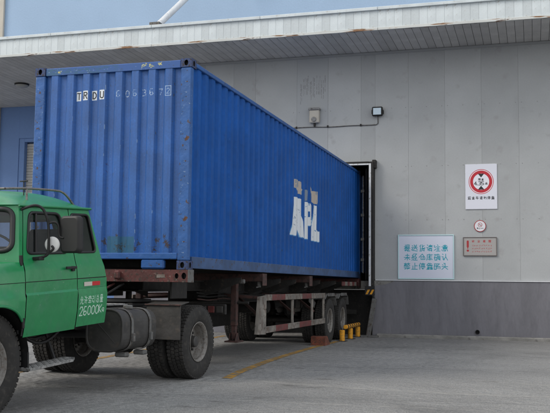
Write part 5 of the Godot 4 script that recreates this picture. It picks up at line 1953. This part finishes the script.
	for i in 16:
		for j in secs: quad(bo, BP.call(i, j), BP.call(i + 1, j), BP.call(i + 1, j + 1), BP.call(i, j + 1))
	obj("bonnet", bo, M.green, cab)
	var no := mb()
	bx(no, -1.03, 1.03, 0.98, 1.505, 4.90, 4.965, 0.02)
	bx(no, -0.96, 0.96, 1.506, 1.60, 4.90, 4.962, 0.02)
	obj("grille_panel", no, M.green, cab)
	for k in 6:
		var gb := mb()
		bx(gb, -0.55, 0.55, 1.06 + k * 0.065, 1.095 + k * 0.065, 4.966, 4.985, 0.005)
		obj("grille_bar", gb, M.black, cab)
	for sx in [-1.0, 1.0]:
		var hd := mb()
		lathe(hd, [Vector2(0.0, 0.12), Vector2(0.03, 0.115), Vector2(0.045, 0.09), Vector2(0.055, 0.0)], Vector3(sx * 0.78, 1.22, 4.966), Basis(Vector3(0, 0, 1), Vector3.UP, Vector3(-1, 0, 0)), 24)
		obj("headlight", hd, flat(Color(0.75, 0.77, 0.78), 0.1, 0.6), cab)
	var bp := mb()
	bx(bp, -1.18, 1.18, 0.66, 0.92, 4.98, 5.12, 0.03)
	obj("bumper", bp, M.tank, t)
	# seats, wheel, dash
	for sx in [-1.0, 1.0]:
		var se := mb()
		bx(se, sx * 0.28, sx * 0.82, 1.26, 1.42, 2.62, 3.12, 0.05)
		box(se, Vector3(sx * 0.55, 1.72, 2.60), Vector3(0.52, 0.66, 0.13), Basis(Vector3.RIGHT, -0.15), 0.05)
		bx(se, sx * 0.36, sx * 0.74, 1.03, 1.26, 2.68, 3.06)
		obj("seat", se, M.seat, cab)
	var da := mb()
	bx(da, -1.05, 1.05, 1.45, 1.74, 3.52, 3.78, 0.05)
	obj("dashboard", da, M.cab_dark, cab)
	var sw := mb()
	var sp2 := []
	var tb := Basis(Vector3.RIGHT, 0.6)
	for k in 28: sp2.append(Vector3(0.55, 1.80, 3.38) + tb * Vector3(cos(TAU * k / 28.0) * 0.23, sin(TAU * k / 28.0) * 0.23, 0))
	tube(sw, sp2, 0.014, 7, true)
	for k in 3: tube(sw, [Vector3(0.55, 1.80, 3.38), sp2[k * 9 + 2]], 0.010, 6)
	tube(sw, [Vector3(0.55, 1.80, 3.38), Vector3(0.55, 1.62, 3.60)], 0.025, 8)
	obj("steering_wheel", sw, M.black, cab)

func _ready() -> void:
	build_camera_and_light()
	make_materials()
	build_ground()
	build_warehouse()
	build_blue_building()
	build_canopy()
	build_signs()
	build_wall_fittings()
	var tm := tyre_mesh()
	var ns := mb()
	cyl(ns, Vector3.ZERO, Vector3(0.03, 0, 0), 0.017, 6)
	var nm := meshof(ns, M.tank)
	build_container()
	build_trailer(tm, nm)
	build_tractor(tm, nm)
	build_dock_things()
